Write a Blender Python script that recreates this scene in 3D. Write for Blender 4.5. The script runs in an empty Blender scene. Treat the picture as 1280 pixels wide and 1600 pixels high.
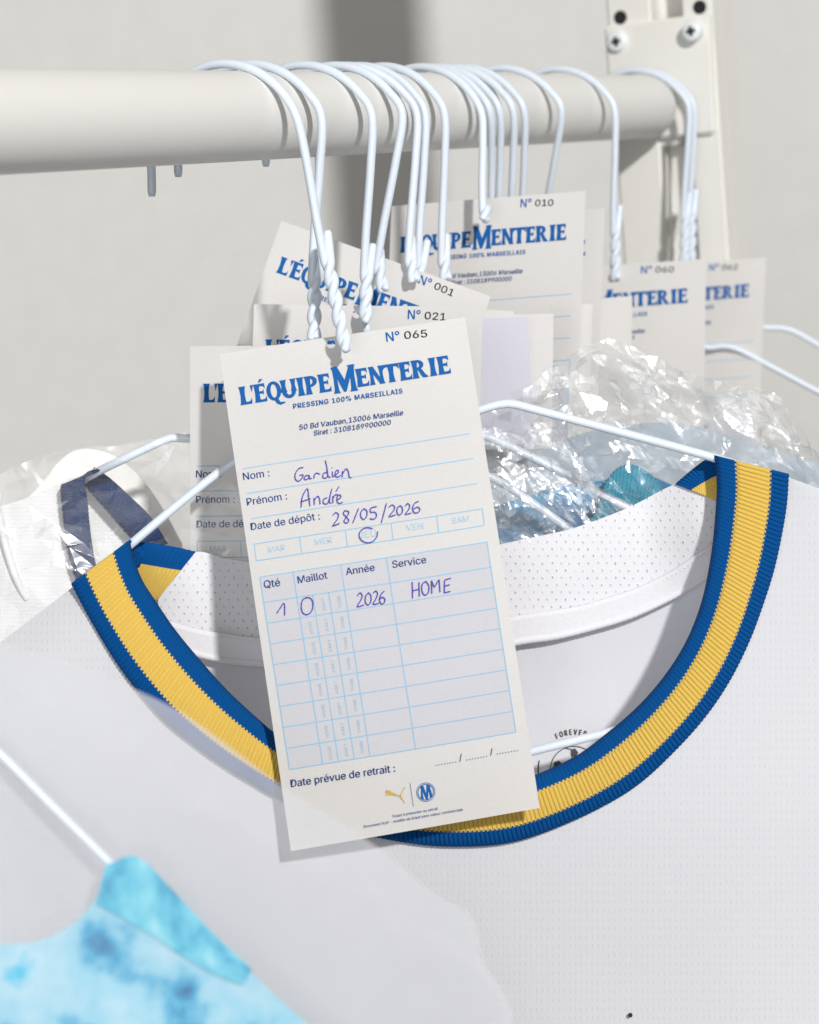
import bpy, bmesh, math, random
from mathutils import Vector, Matrix
from mathutils.noise import noise as pnoise

random.seed(7)
C = bpy.context.scene.collection
SC = bpy.context.scene

# ------------------------------------------------------------------ camera
F = 3876.0                     # focal length in photo pixels (photo is 1280 x 1600)
PITCH = math.radians(9.76)
cam_d = bpy.data.cameras.new('camera')
cam_d.sensor_fit = 'VERTICAL'
cam_d.sensor_height = 36.0
cam_d.lens = 36.0 * F / 1600.0
cam_d.clip_start = 0.05
cam_d.clip_end = 30
cam_d.dof.use_dof = True
cam_d.dof.focus_distance = 0.985
cam_d.dof.aperture_fstop = 14.0
cam = bpy.data.objects.new('camera', cam_d)
C.objects.link(cam)
cam.location = (0, 0, 1.55)
cam.rotation_euler = (math.radians(90) - PITCH, 0, 0)
SC.camera = cam
CR = Vector((1, 0, 0))
CU = Vector((0, math.sin(PITCH), math.cos(PITCH)))
CF = Vector((0, math.cos(PITCH), -math.sin(PITCH)))
CO = Vector((0, 0, 1.55))

# ------------------------------------------------------------------ light
w = bpy.data.worlds.new('World')
SC.world = w
w.use_nodes = True
bg = w.node_tree.nodes['Background']
bg.inputs['Color'].default_value = (1.0, 0.972, 0.93, 1)
bg.inputs['Strength'].default_value = 0.14

def lamp(name, loc, target, size, power, color):
    d = bpy.data.lights.new(name, 'AREA')
    d.shape = 'DISK'
    d.size = size
    d.energy = power
    d.color = color
    o = bpy.data.objects.new(name, d)
    C.objects.link(o)
    o.location = loc
    o.rotation_euler = (Vector(target) - Vector(loc)).to_track_quat('-Z', 'Y').to_euler()
    return o

def cam_pt(x, y, d):
    return CO + CR * x + CU * y + CF * d

lamp('flash_lamp', cam_pt(1.67, 2.05, -4.0), cam_pt(0.05, 0, 1.1), 0.30, 302, (1.0, 0.988, 0.968))
lamp('fill_lamp', cam_pt(-0.4, -0.15, -0.7), cam_pt(0, 0, 1.2), 1.1, 9.0, (0.96, 0.98, 1.0))  # unseen lamp added near the camera as frontal fill to lift the shadows

SC.view_settings.view_transform = 'Standard'
SC.view_settings.look = 'None'
SC.view_settings.exposure = 0.06
SC.view_settings.gamma = 1.0
SC.view_settings.use_curve_mapping = False
SC.render.engine = 'CYCLES'
SC.cycles.use_denoising = True
SC.cycles.transparent_max_bounces = 24
SC.cycles.max_bounces = 8
SC.cycles.caustics_reflective = False
SC.cycles.caustics_refractive = False

# ------------------------------------------------------------------ helpers
def W(px, py, d):
    """a point seen at photo position px, py and d metres in front of the lens"""
    return CO + CR * ((px - 640) / F * d) + CU * (-(py - 800) / F * d) + CF * d

def smooth(x):
    x = max(0.0, min(1.0, x))
    return x * x * (3 - 2 * x)

def lin(c):
    return tuple(((v / 255) / 12.92 if v / 255 < 0.04045 else (((v / 255) + 0.055) / 1.055) ** 2.4) for v in c) + (1,)

def interp(pts, n):
    """Catmull-Rom through pts (tuples of any length), n samples evenly along the length"""
    P = [Vector(p) if len(p) in (2, 3) else Vector(p) for p in pts]
    if len(P) == 2:
        return [P[0].lerp(P[1], i / (n - 1)) for i in range(n)]
    dense = []
    for i in range(len(P) - 1):
        p1, p2 = P[i], P[i + 1]
        p0 = P[i - 1] if i else p1 * 2 - p2
        p3 = P[i + 2] if i + 2 < len(P) else p2 * 2 - p1
        for k in range(16):
            t = k / 16
            dense.append(0.5 * ((2 * p1) + (p2 - p0) * t + (2 * p0 - 5 * p1 + 4 * p2 - p3) * t * t + (3 * p1 - p0 - 3 * p2 + p3) * t ** 3))
    dense.append(P[-1])
    L = [0.0]
    for a, b in zip(dense, dense[1:]):
        L.append(L[-1] + (b - a).length)
    out = []
    j = 0
    for i in range(n):
        s = L[-1] * i / (n - 1)
        while j < len(L) - 2 and L[j + 1] < s:
            j += 1
        seg = L[j + 1] - L[j]
        out.append(dense[j].lerp(dense[j + 1], 0 if seg == 0 else (s - L[j]) / seg))
    return out

def link(name, me, mats, parent=None, smooth_shade=True):
    if not isinstance(mats, (list, tuple)):
        mats = [mats]
    for m in mats:
        me.materials.append(m)
    o = bpy.data.objects.new(name, me)
    C.objects.link(o)
    if parent:
        o.parent = parent
        o.matrix_parent_inverse = parent_inv(parent)
    if smooth_shade:
        for p in me.polygons:
            p.use_smooth = True
    return o

def parent_inv(p):
    m = Matrix.Identity(4)
    q = p
    chain = []
    while q:
        chain.append(q)
        q = q.parent
    # only the top-level empties have a location of their own
    return Matrix.Translation(-chain[-1].location) if len(chain) == 1 else Matrix.Identity(4)

def tag(o, label=None, cat=None, group=None, kind=None):
    if label: o['label'] = label
    if cat: o['category'] = cat
    if group: o['group'] = group
    if kind: o['kind'] = kind
    return o

def thing(name, loc, label, cat, group=None):
    o = bpy.data.objects.new(name, None)
    o.empty_display_size = 0.02
    C.objects.link(o)
    o.location = loc
    return tag(o, label, cat, group)

def mesh(name, verts, faces, uvs=None, midx=None):
    me = bpy.data.meshes.new(name)
    me.from_pydata([tuple(v) for v in verts], [], faces)
    if uvs:
        l = me.uv_layers.new(name='UVMap')
        for lp in me.loops:
            l.data[lp.index].uv = uvs[lp.vertex_index]
    if midx:
        for p, k in zip(me.polygons, midx):
            p.material_index = k
    me.validate()
    return me

def grid_faces(nc, nr):
    return [(j * nc + i, j * nc + i + 1, (j + 1) * nc + i + 1, (j + 1) * nc + i) for j in range(nr - 1) for i in range(nc - 1)]

def tube_mesh(paths, r, seg=12):
    """one mesh of round tubes along lists of 3D points (capped)"""
    V, FA = [], []
    for pts in paths:
        n = len(pts)
        base = len(V)
        up = None
        for i, p in enumerate(pts):
            t = (pts[min(i + 1, n - 1)] - pts[max(i - 1, 0)]).normalized()
            if up is None:
                up = t.orthogonal().normalized()
            up = (up - t * up.dot(t)).normalized()
            b = t.cross(up)
            for k in range(seg):
                a = 2 * math.pi * k / seg
                rr = r * (0.72 if i in (0, n - 1) else 1.0)
                V.append(p + up * (math.cos(a) * rr) + b * (math.sin(a) * rr))
        for i in range(n - 1):
            for k in range(seg):
                k2 = (k + 1) % seg
                FA.append((base + i * seg + k, base + i * seg + k2, base + (i + 1) * seg + k2, base + (i + 1) * seg + k))
        FA.append(tuple(base + k for k in reversed(range(seg))))
        FA.append(tuple(base + (n - 1) * seg + k for k in range(seg)))
    return V, FA

def solid(o, t, off=0):
    m = o.modifiers.new('thickness', 'SOLIDIFY')
    m.thickness = t
    m.offset = off
    return o

# ------------------------------------------------------------------ materials
def nodes_of(name):
    m = bpy.data.materials.new(name)
    m.use_nodes = True
    nt = m.node_tree
    return m, nt, nt.nodes, nt.links, nt.nodes['Principled BSDF']

def add_bump(nt, b, height, strength, dist):
    n = nt.nodes.new('ShaderNodeBump')
    n.inputs['Strength'].default_value = strength
    n.inputs['Distance'].default_value = dist
    nt.links.new(height, n.inputs['Height'])
    nt.links.new(n.outputs['Normal'], b.inputs['Normal'])
    return n

def noise_node(nt, scale, detail=3, coord='Object', rough=0.55):
    tc = nt.nodes.new('ShaderNodeTexCoord')
    n = nt.nodes.new('ShaderNodeTexNoise')
    n.inputs['Scale'].default_value = scale
    n.inputs['Detail'].default_value = detail
    n.inputs['Roughness'].default_value = rough
    nt.links.new(tc.outputs[coord], n.inputs['Vector'])
    return n

def vary(nt, b, fac, c1, c2, lo=0.3, hi=0.7):
    r = nt.nodes.new('ShaderNodeValToRGB')
    r.color_ramp.elements[0].position = lo
    r.color_ramp.elements[1].position = hi
    r.color_ramp.elements[0].color = c1
    r.color_ramp.elements[1].color = c2
    nt.links.new(fac, r.inputs['Fac'])
    nt.links.new(r.outputs['Color'], b.inputs['Base Color'])
    return r

def scaled(c, k):
    return (c[0] * k, c[1] * k, c[2] * k, 1)

def simple(name, col, rough=0.5, scale=300, var=0.04, bump=0.1, bd=0.0003, spec=0.5):
    m, nt, N, L, b = nodes_of(name)
    b.inputs['Roughness'].default_value = rough
    b.inputs['Specular IOR Level'].default_value = spec
    n = noise_node(nt, scale)
    vary(nt, b, n.outputs['Fac'], scaled(col, 1 - var), scaled(col, 1 + var))
    if bump:
        add_bump(nt, b, n.outputs['Fac'], bump, bd)
    return m

def math_node(nt, op, a, b=None, c=None):
    n = nt.nodes.new('ShaderNodeMath')
    n.operation = op
    for i, v in enumerate((a, b, c)):
        if v is None: continue
        if isinstance(v, (int, float)):
            n.inputs[i].default_value = v
        else:
            nt.links.new(v, n.inputs[i])
    return n.outputs[0]

def uv_xy(nt):
    u = nt.nodes.new('ShaderNodeUVMap')
    s = nt.nodes.new('ShaderNodeSeparateXYZ')
    nt.links.new(u.outputs['UV'], s.inputs[0])
    return s.outputs['X'], s.outputs['Y']

def dots(nt, x, y, px, py, sharp_lo, sharp_hi, jitter=0.0):
    """staggered dots with period px, py (UV is in mm); 1 in a dot"""
    cx = math_node(nt, 'COSINE', math_node(nt, 'MULTIPLY', x, 2 * math.pi / px))
    cy = math_node(nt, 'COSINE', math_node(nt, 'MULTIPLY', y, 2 * math.pi / py))
    prod = math_node(nt, 'MULTIPLY', cx, cy)
    mr = nt.nodes.new('ShaderNodeMapRange')
    mr.interpolation_type = 'SMOOTHSTEP'
    mr.inputs['From Min'].default_value = sharp_lo
    mr.inputs['From Max'].default_value = sharp_hi
    nt.links.new(prod, mr.inputs['Value'])
    return mr.outputs['Result']

def glow_through(nt, b, k, col):
    t = nt.nodes.new('ShaderNodeBsdfTranslucent')
    t.inputs['Color'].default_value = col
    ms = nt.nodes.new('ShaderNodeMixShader')
    ms.inputs[0].default_value = k
    nt.links.new(b.outputs[0], ms.inputs[1])
    nt.links.new(t.outputs[0], ms.inputs[2])
    nt.links.new(ms.outputs[0], nt.nodes['Material Output'].inputs['Surface'])

def fabric(name, col, px, py, lo, hi, strength=0.5, dark=0.9, glow=0.3, rough=0.85, bd=0.0004):
    """white sports knit: rows of small pinholes over a fine yarn grain"""
    m, nt, N, L, b = nodes_of(name)
    b.inputs['Roughness'].default_value = rough
    b.inputs['Specular IOR Level'].default_value = 0.2
    b.inputs['Sheen Weight'].default_value = 0.15
    x, y = uv_xy(nt)
    wob = noise_node(nt, 0.15, 2, 'UV')
    y2 = math_node(nt, 'ADD', y, math_node(nt, 'MULTIPLY', wob.outputs['Fac'], 2.5))
    x2 = math_node(nt, 'ADD', x, math_node(nt, 'MULTIPLY', wob.outputs['Fac'], 1.5))
    def comb(v, per, a, c):
        mr = N.new('ShaderNodeMapRange')
        mr.interpolation_type = 'SMOOTHSTEP'
        mr.inputs['From Min'].default_value = a
        mr.inputs['From Max'].default_value = c
        L.new(math_node(nt, 'COSINE', math_node(nt, 'MULTIPLY', v, 2 * math.pi / per)), mr.inputs['Value'])
        return mr.outputs['Result']
    jit = noise_node(nt, 0.8, 2, 'UV')
    d = math_node(nt, 'MULTIPLY', comb(x2, px, lo, 1.0), comb(math_node(nt, 'ADD', y2, jit.outputs['Fac']), py, -0.25, hi))
    fine = math_node(nt, 'MULTIPLY', math_node(nt, 'SINE', math_node(nt, 'MULTIPLY', y2, 2 * math.pi / 0.62)),
                     math_node(nt, 'SINE', math_node(nt, 'MULTIPLY', x2, 2 * math.pi / 0.75)))
    grain = noise_node(nt, 3.0, 3, 'UV')
    gate = noise_node(nt, 0.9, 2, 'UV')
    d2 = math_node(nt, 'MULTIPLY', d, math_node(nt, 'ADD', math_node(nt, 'MULTIPLY', gate.outputs['Fac'], 1.2), 0.3))
    h = math_node(nt, 'ADD', math_node(nt, 'MULTIPLY', d2, -1.0), math_node(nt, 'ADD', math_node(nt, 'MULTIPLY', fine, 0.12), math_node(nt, 'MULTIPLY', grain.outputs['Fac'], 0.5)))
    add_bump(nt, b, h, strength, bd)
    mix = N.new('ShaderNodeMix')
    mix.data_type = 'RGBA'
    L.new(d2, mix.inputs[0])
    mix.inputs[6].default_value = col
    mix.inputs[7].default_value = scaled(col, dark)
    L.new(mix.outputs[2], b.inputs['Base Color'])
    glow_through(nt, b, glow, col)
    return m

def holed(name, col):
    """perforated mesh lining: round holes that really let one look through"""
    m, nt, N, L, b = nodes_of(name)
    b.inputs['Base Color'].default_value = col
    b.inputs['Roughness'].default_value = 0.85
    b.inputs['Specular IOR Level'].default_value = 0.2
    x, y = uv_xy(nt)
    wob = noise_node(nt, 0.12, 2, 'UV')
    x2 = math_node(nt, 'ADD', x, math_node(nt, 'MULTIPLY', wob.outputs['Fac'], 2.0))
    y2 = math_node(nt, 'ADD', y, math_node(nt, 'MULTIPLY', wob.outputs['Fac'], 1.5))
    d = dots(nt, x2, y2, 3.6, 5.7, 0.86, 0.96)
    grain = noise_node(nt, 4.0, 3, 'UV')
    soft = dots(nt, x2, y2, 3.6, 5.7, 0.5, 1.0)
    add_bump(nt, b, math_node(nt, 'SUBTRACT', math_node(nt, 'MULTIPLY', grain.outputs['Fac'], 0.5), soft), 0.4, 0.0004)
    tr = N.new('ShaderNodeBsdfTransparent')
    ms = N.new('ShaderNodeMixShader')
    gate = noise_node(nt, 0.35, 1, 'UV')
    k = N.new('ShaderNodeMapRange')
    k.inputs['From Min'].default_value = 0.35
    k.inputs['From Max'].default_value = 0.6
    k.inputs['To Min'].default_value = 0.08
    k.inputs['To Max'].default_value = 0.75
    L.new(gate.outputs['Fac'], k.inputs['Value'])
    L.new(math_node(nt, 'MULTIPLY', d, k.outputs['Result']), ms.inputs[0])
    L.new(b.outputs[0], ms.inputs[1])
    L.new(tr.outputs[0], ms.inputs[2])
    L.new(ms.outputs[0], N['Material Output'].inputs['Surface'])
    return m

def knit(name, col, pu=0.9, pv=0.55, strength=0.7):
    """ribbed collar yarn: tiny stitches along each rib (UV u across the band, v along it, in mm)"""
    m, nt, N, L, b = nodes_of(name)
    b.inputs['Roughness'].default_value = 0.8
    b.inputs['Specular IOR Level'].default_value = 0.12
    b.inputs['Sheen Weight'].default_value = 0.0
    x, y = uv_xy(nt)
    st = math_node(nt, 'MULTIPLY', math_node(nt, 'SINE', math_node(nt, 'MULTIPLY', x, 2 * math.pi / pu)),
                   math_node(nt, 'COSINE', math_node(nt, 'MULTIPLY', y, 2 * math.pi / pv)))
    n = noise_node(nt, 1.6, 3, 'UV')
    h = math_node(nt, 'ADD', st, math_node(nt, 'MULTIPLY', n.outputs['Fac'], 0.8))
    add_bump(nt, b, h, strength, 0.0003)
    vary(nt, b, h, scaled(col, 0.82), scaled(col, 1.06), -0.3, 1.1)
    return m

def film(name, haze, gloss_rough, gloss, tint=(0.95, 0.96, 0.97, 1), fold=1.0, scale=28.0, fres=0.25, broad=0.0, milk=(0.87, 0.88, 0.92, 1)):
    """thin clear plastic film: see-through, milky by 'haze', with sharp folds that catch the lamp"""
    m, nt, N, L, b = nodes_of(name)
    N.remove(b)
    tr = N.new('ShaderNodeBsdfTransparent')
    tr.inputs['Color'].default_value = tint
    gl = N.new('ShaderNodeBsdfGlossy')
    gl.inputs['Roughness'].default_value = gloss_rough
    gl.inputs['Color'].default_value = (1, 1, 1, 1)
    df = N.new('ShaderNodeBsdfDiffuse')
    df.inputs['Color'].default_value = milk
    tl = N.new('ShaderNodeBsdfTranslucent')
    tl.inputs['Color'].default_value = milk
    dt = N.new('ShaderNodeMixShader')
    dt.inputs[0].default_value = 0.35
    L.new(df.outputs[0], dt.inputs[1])
    L.new(tl.outputs[0], dt.inputs[2])
    m1 = N.new('ShaderNodeMixShader')
    hz = noise_node(nt, scale * 0.45, 4, 'Object')
    k = N.new('ShaderNodeMapRange')
    k.inputs['From Min'].default_value = 0.3
    k.inputs['From Max'].default_value = 0.75
    k.inputs['To Min'].default_value = haze * 0.6
    k.inputs['To Max'].default_value = min(1, haze * 1.5)
    L.new(hz.outputs['Fac'], k.inputs['Value'])
    L.new(k.outputs['Result'], m1.inputs[0])
    L.new(tr.outputs[0], m1.inputs[1])
    L.new(dt.outputs[0], m1.inputs[2])
    lw = N.new('ShaderNodeLayerWeight')
    lw.inputs['Blend'].default_value = 0.25
    g = math_node(nt, 'MINIMUM', math_node(nt, 'ADD', math_node(nt, 'MULTIPLY', lw.outputs['Fresnel'], fres), gloss), 0.16)
    m2 = N.new('ShaderNodeMixShader')
    L.new(g, m2.inputs[0])
    L.new(m1.outputs[0], m2.inputs[1])
    L.new(gl.outputs[0], m2.inputs[2])
    g2 = N.new('ShaderNodeBsdfGlossy')
    g2.inputs['Roughness'].default_value = 0.36
    m3 = N.new('ShaderNodeMixShader')
    m3.inputs[0].default_value = broad
    L.new(m2.outputs[0], m3.inputs[1])
    L.new(g2.outputs[0], m3.inputs[2])
    L.new(m3.outputs[0], N['Material Output'].inputs['Surface'])
    # folds: sharp ridges between warped cells
    tc = N.new('ShaderNodeTexCoord')
    warp = noise_node(nt, scale * 0.6, 3, 'Object')
    add = N.new('ShaderNodeMix')
    add.data_type = 'RGBA'
    add.blend_type = 'LINEAR_LIGHT'
    add.inputs[0].default_value = 0.06
    L.new(tc.outputs['Object'], add.inputs[6])
    L.new(warp.outputs['Color'], add.inputs[7])
    mp = N.new('ShaderNodeMapping')
    mp.inputs['Rotation'].default_value = (0.0, 0.6, 0.3)
    mp.inputs['Scale'].default_value = (1.0, 1.0, 0.42)
    L.new(add.outputs[2], mp.inputs['Vector'])
    hs = []
    for sc, am in ((1.0, 1.0), (2.3, 0.4), (5.0, 0.1)):
        nn = N.new('ShaderNodeTexNoise')
        nn.inputs['Scale'].default_value = scale * sc
        nn.inputs['Detail'].default_value = 0.6
        L.new(mp.outputs['Vector'], nn.inputs['Vector'])
        rid = math_node(nt, 'ABSOLUTE', math_node(nt, 'SUBTRACT', nn.outputs['Fac'], 0.5))
        hs.append(math_node(nt, 'MULTIPLY', rid, -2.0 * am))
    h = math_node(nt, 'ADD', math_node(nt, 'ADD', hs[0], hs[1]), hs[2])
    bp = N.new('ShaderNodeBump')
    bp.inputs['Strength'].default_value = fold
    bp.inputs['Distance'].default_value = 0.012
    L.new(h, bp.inputs['Height'])
    for s in (gl, lw, g2, df):
        L.new(bp.outputs['Normal'], s.inputs['Normal'])
    return m

def blotched(name, stops, scale, rough=0.85):
    """blotchy dyed cloth: cloud pattern in several blues"""
    m, nt, N, L, b = nodes_of(name)
    b.inputs['Roughness'].default_value = rough
    b.inputs['Specular IOR Level'].default_value = 0.2
    n = noise_node(nt, scale, 4, 'UV', 0.5)
    r = N.new('ShaderNodeValToRGB')
    el = r.color_ramp.elements
    while len(el) < len(stops):
        el.new(0.5)
    for e, (p, c) in zip(el, stops):
        e.position = p
        e.color = lin(c)
    L.new(n.outputs['Fac'], r.inputs['Fac'])
    L.new(r.outputs['Color'], b.inputs['Base Color'])
    g = noise_node(nt, 2.0, 3, 'UV')
    add_bump(nt, b, g.outputs['Fac'], 0.3, 0.0004)
    return m

M = {}
M['wall'] = simple('wall_paint', (0.735, 0.728, 0.70, 1), 0.9, 45, 0.02, 0.15, 0.0006, 0.2)
M['rail'] = simple('cream_powder_coat', (0.80, 0.79, 0.76, 1), 0.42, 900, 0.01, 0.25, 0.0002, 0.4)
M['post'] = simple('cream_powder_coat_upright', (0.80, 0.787, 0.745, 1), 0.5, 900, 0.01, 0.2, 0.0002, 0.4)
M['wire'] = simple('white_coated_wire', (0.72, 0.79, 0.88, 1), 0.33, 500, 0.02, 0.12, 0.0002, 0.5)
M['screw'] = simple('zinc_screw', (0.80, 0.84, 0.86, 1), 0.3, 400, 0.03, 0.05)
M['dark'] = simple('dark_recess', (0.012, 0.012, 0.014, 1), 0.8, 100, 0.1, 0)
def paper_mat(name, col):
    m, nt, N, L, b = nodes_of(name)
    b.inputs['Roughness'].default_value = 0.9
    b.inputs['Specular IOR Level'].default_value = 0.15
    n = noise_node(nt, 900, 4)
    f = noise_node(nt, 14, 2)
    s = math_node(nt, 'ADD', math_node(nt, 'MULTIPLY', n.outputs['Fac'], 0.6), math_node(nt, 'MULTIPLY', f.outputs['Fac'], 0.4))
    vary(nt, b, s, scaled(col, 0.955), scaled(col, 1.03))
    add_bump(nt, b, n.outputs['Fac'], 0.12, 0.0002)
    glow_through(nt, b, 0.30, col)
    return m
M['paper'] = paper_mat('ticket_card', (0.81, 0.793, 0.778, 1))
M['paper_lilac'] = paper_mat('ticket_card_lilac', (0.74, 0.73, 0.82, 1))
M['cell'] = paper_mat('ticket_table_tint', (0.73, 0.725, 0.765, 1))
M['ink'] = simple('blue_print', (0.006, 0.105, 0.36, 1), 0.75, 1500, 0.06, 0, spec=0.2)
M['ink_navy'] = simple('navy_print', (0.02, 0.06, 0.22, 1), 0.75, 1500, 0.06, 0, spec=0.2)
M['ink_light'] = simple('light_blue_print', (0.27, 0.53, 0.74, 1), 0.8, 1500, 0.04, 0, spec=0.2)
M['ink_pale'] = simple('pale_blue_print', (0.42, 0.58, 0.72, 1), 0.8, 1500, 0.04, 0, spec=0.2)
M['ink_black'] = simple('black_print', (0.012, 0.012, 0.014, 1), 0.75, 1500, 0.06, 0, spec=0.2)
M['ink_pen'] = simple('violet_ballpoint', (0.055, 0.04, 0.40, 1), 0.6, 800, 0.25, 0, spec=0.3)
M['ink_gold'] = simple('gold_print', (0.52, 0.34, 0.07, 1), 0.6, 800, 0.1, 0)
M['ink_grey'] = simple('grey_transfer_print', (0.05, 0.05, 0.055, 1), 0.7, 800, 0.1, 0)
WHITE = (0.79, 0.795, 0.83, 1)
M['jersey_white'] = fabric('white_pinhole_knit', WHITE, 2.2, 3.55, 0.72, 0.7, 0.4, 0.925, bd=0.0005)
M['jersey_inner'] = fabric('white_plain_knit', (0.825, 0.825, 0.87, 1), 0.9, 0.9, 0.0, 1.0, 0.18, 0.97, bd=0.0003)
M['jersey_mesh'] = holed('white_perforated_lining', (0.74, 0.735, 0.77, 1))
M['tape'] = simple('white_neck_tape', (0.74, 0.735, 0.77, 1), 0.8, 500, 0.02, 0.3, 0.0005, 0.2)
M['jersey_back_white'] = fabric('white_mesh_knit', (0.875, 0.875, 0.88, 1), 0.9, 1.5, 0.0, 0.9, 0.5, 0.93, glow=0.08)
M['cream'] = simple('cream_cloth', (0.86, 0.85, 0.82, 1), 0.85, 300, 0.02, 0.2)
M['rib_blue'] = knit('blue_rib_knit', (0.0015, 0.10, 0.36, 1))
M['rib_yellow'] = knit('yellow_rib_knit', (0.98, 0.68, 0.15, 1))
M['rib_navy'] = knit('navy_rib_knit', (0.006, 0.034, 0.14, 1), 1.2, 0.9)
M['rib_turq'] = knit('turquoise_rib_knit', (0.006, 0.38, 0.55, 1), 1.2, 0.9)
M['teal'] = blotched('teal_dyed_cloth', [(0.3, (0, 85, 135)), (0.5, (5, 125, 175)), (0.7, (50, 165, 205))], 0.06)
M['pale_blue'] = blotched('pale_blue_cloth', [(0.3, (160, 175, 188)), (0.55, (184, 193, 201)), (0.75, (202, 207, 212))], 0.04)
M['pale_white'] = blotched('whitish_blue_cloth', [(0.3, (180, 200, 214)), (0.55, (208, 216, 222)), (0.75, (220, 224, 226))], 0.04)
M['tie_dye'] = blotched('turquoise_tie_dye', [(0.30, (5, 80, 135)), (0.39, (60, 160, 200)), (0.47, (140, 196, 217)), (0.62, (172, 208, 223)), (0.72, (60, 185, 220))], 0.035)
M['tie_dye_rib'] = blotched('turquoise_tie_dye_rib', [(0.32, (20, 125, 170)), (0.44, (75, 178, 208)), (0.56, (120, 202, 221)), (0.68, (175, 220, 232))], 0.07)
M['film_crisp'] = film('crisp_plastic_film', 0.12, 0.10, 0.045, tint=(0.97, 0.975, 0.98, 1), fold=0.32, scale=11, broad=0.06)
M['film_crinkled'] = film('crinkled_plastic_film', 0.11, 0.13, 0.035, tint=(0.975, 0.98, 0.985, 1), fold=0.12, scale=40, broad=0.04)
M['film_soft'] = film('soft_plastic_film', 0.05, 0.15, 0.012, tint=(0.995, 0.995, 0.995, 1), fold=0.1, scale=30, fres=0.08, broad=0.03)
M['film_near'] = film('clear_near_film', 0.13, 0.30, 0.0006, tint=(0.99, 0.99, 0.99, 1), fold=0.3, scale=20, fres=0.006, milk=(0.74, 0.745, 0.785, 1))
M['film_milky'] = film('milky_plastic_film', 0.45, 0.5, 0.0006, tint=(0.98, 0.985, 0.99, 1), fold=0.2, scale=16, milk=(0.74, 0.745, 0.785, 1))

# ------------------------------------------------------------------ setting: the wall
def wall():
    y = 2.0
    V, n = [], 24
    for j in range(n):
        for i in range(n):
            V.append(Vector((-2.2 + 4.4 * i / (n - 1), y, 0.0 + 2.8 * j / (n - 1))))
    o = link('wall', mesh('wall', V, grid_faces(n, n)), M['wall'])
    solid(o, 0.02, 1)
    tag(o, kind='structure')
wall()

# ------------------------------------------------------------------ the clothes rack
RAIL_R = 0.0175
def rail_depth(px):
    return F * 0.035 / (165 - 0.0672 * px)
def rail_c(px):
    return W(px, 190 - 25 * px / 1090.0, rail_depth(px))
RA, RB = rail_c(-170), rail_c(1022)
RB.z = RA.z = rail_c(440).z
RDIR = (RB - RA).normalized()
PERP = Vector((RDIR.y, -RDIR.x, 0)).normalized()      # to the right and towards the camera
ZUP = Vector((0, 0, 1))

def rail_at(px):
    """the axis point of the rail seen in column px"""
    lo, hi = 0.0, 1.0
    for _ in range(40):
        m = (lo + hi) / 2
        p = RA.lerp(RB, m) - CO
        x = 640 + F * p.dot(CR) / p.dot(CF)
        if x < px: lo = m
        else: hi = m
    return RA.lerp(RB, lo)

def on_plate(px, py, back=0.0):
    """a point of the plane square to the rail at its far end, pushed 'back' metres away along the rail"""
    d = CR * ((px - 640) / F) + CU * (-(py - 800) / F) + CF
    t = (RB - CO).dot(RDIR) / d.dot(RDIR)
    return CO + d * t + RDIR * back

rack = thing('clothes_rack', RB, 'cream metal clothes rack with thick round rail bolted to a slotted upright', 'clothes rack')
n = 60
rv, rf = tube_mesh([[RA.lerp(RB, i / (n - 1)) for i in range(n)]], RAIL_R, 64)
link('rail', mesh('rail', rv, rf), M['rail'], rack)

def slab(name, quad, b0, b1, m, parent, bev=0.0012):
    v = [on_plate(x, y, b0) for x, y in quad] + [on_plate(x, y, b0) + RDIR * (b1 - b0) for x, y in quad]
    f = [(0, 1, 2, 3), (7, 6, 5, 4)] + [(i, i + 4, (i + 1) % 4 + 4, (i + 1) % 4) for i in range(4)]
    o = link(name, mesh(name, v, f), m, parent, False)
    bm = bmesh.new(); bm.from_mesh(o.data)
    bmesh.ops.recalc_face_normals(bm, faces=bm.faces)
    bmesh.ops.bevel(bm, geom=list(bm.edges), offset=bev, segments=3, affect='EDGES')
    bm.to_mesh(o.data); bm.free()
    return o

def lean(x, y):
    return x + 27 * (y / 400.0)
def band(x0, x1, y0, y1):
    return [(lean(x0, y1), y1), (lean(x1, y1), y1), (lean(x1, y0), y0), (lean(x0, y0), y0)]
YB = 1500
up = slab('upright', band(943, 1107, -1700, YB), 0.020, 0.046, M['post'], rack)
slab('upright_flange', band(943, 1012, -1700, YB), 0.004, 0.0205, M['post'], up)
slab('upright_flange', band(1060, 1108, -1700, YB), 0.004, 0.0205, M['post'], up)
plate = slab('bracket_plate', [(956, 222), (1116, 208), (1108, 20), (944, 42)], 0.0, 0.0055, M['post'], rack)
slab('bracket_tongue', [(1008, 232), (1062, 226), (1058, 120), (1004, 124)], 0.0055, 0.018, M['post'], plate)

def disc(bm_pts, center, nrm, r, h, seg=28, dome=0.3):
    a = nrm.orthogonal().normalized()
    b = nrm.cross(a)
    V, FA = [], []
    rings = [(r, 0), (r, h * (1 - dome)), (r * 0.93, h * 0.9), (r * 0.75, h), ]
    for rr, hh in rings:
        for k in range(seg):
            t = 2 * math.pi * k / seg
            V.append(center + nrm * hh + a * (rr * math.cos(t)) + b * (rr * math.sin(t)))
    for j in range(len(rings) - 1):
        for k in range(seg):
            k2 = (k + 1) % seg
            FA.append((j * seg + k, j * seg + k2, (j + 1) * seg + k2, (j + 1) * seg + k))
    FA.append(tuple((len(rings) - 1) * seg + k for k in range(seg)))
    return V, FA

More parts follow.
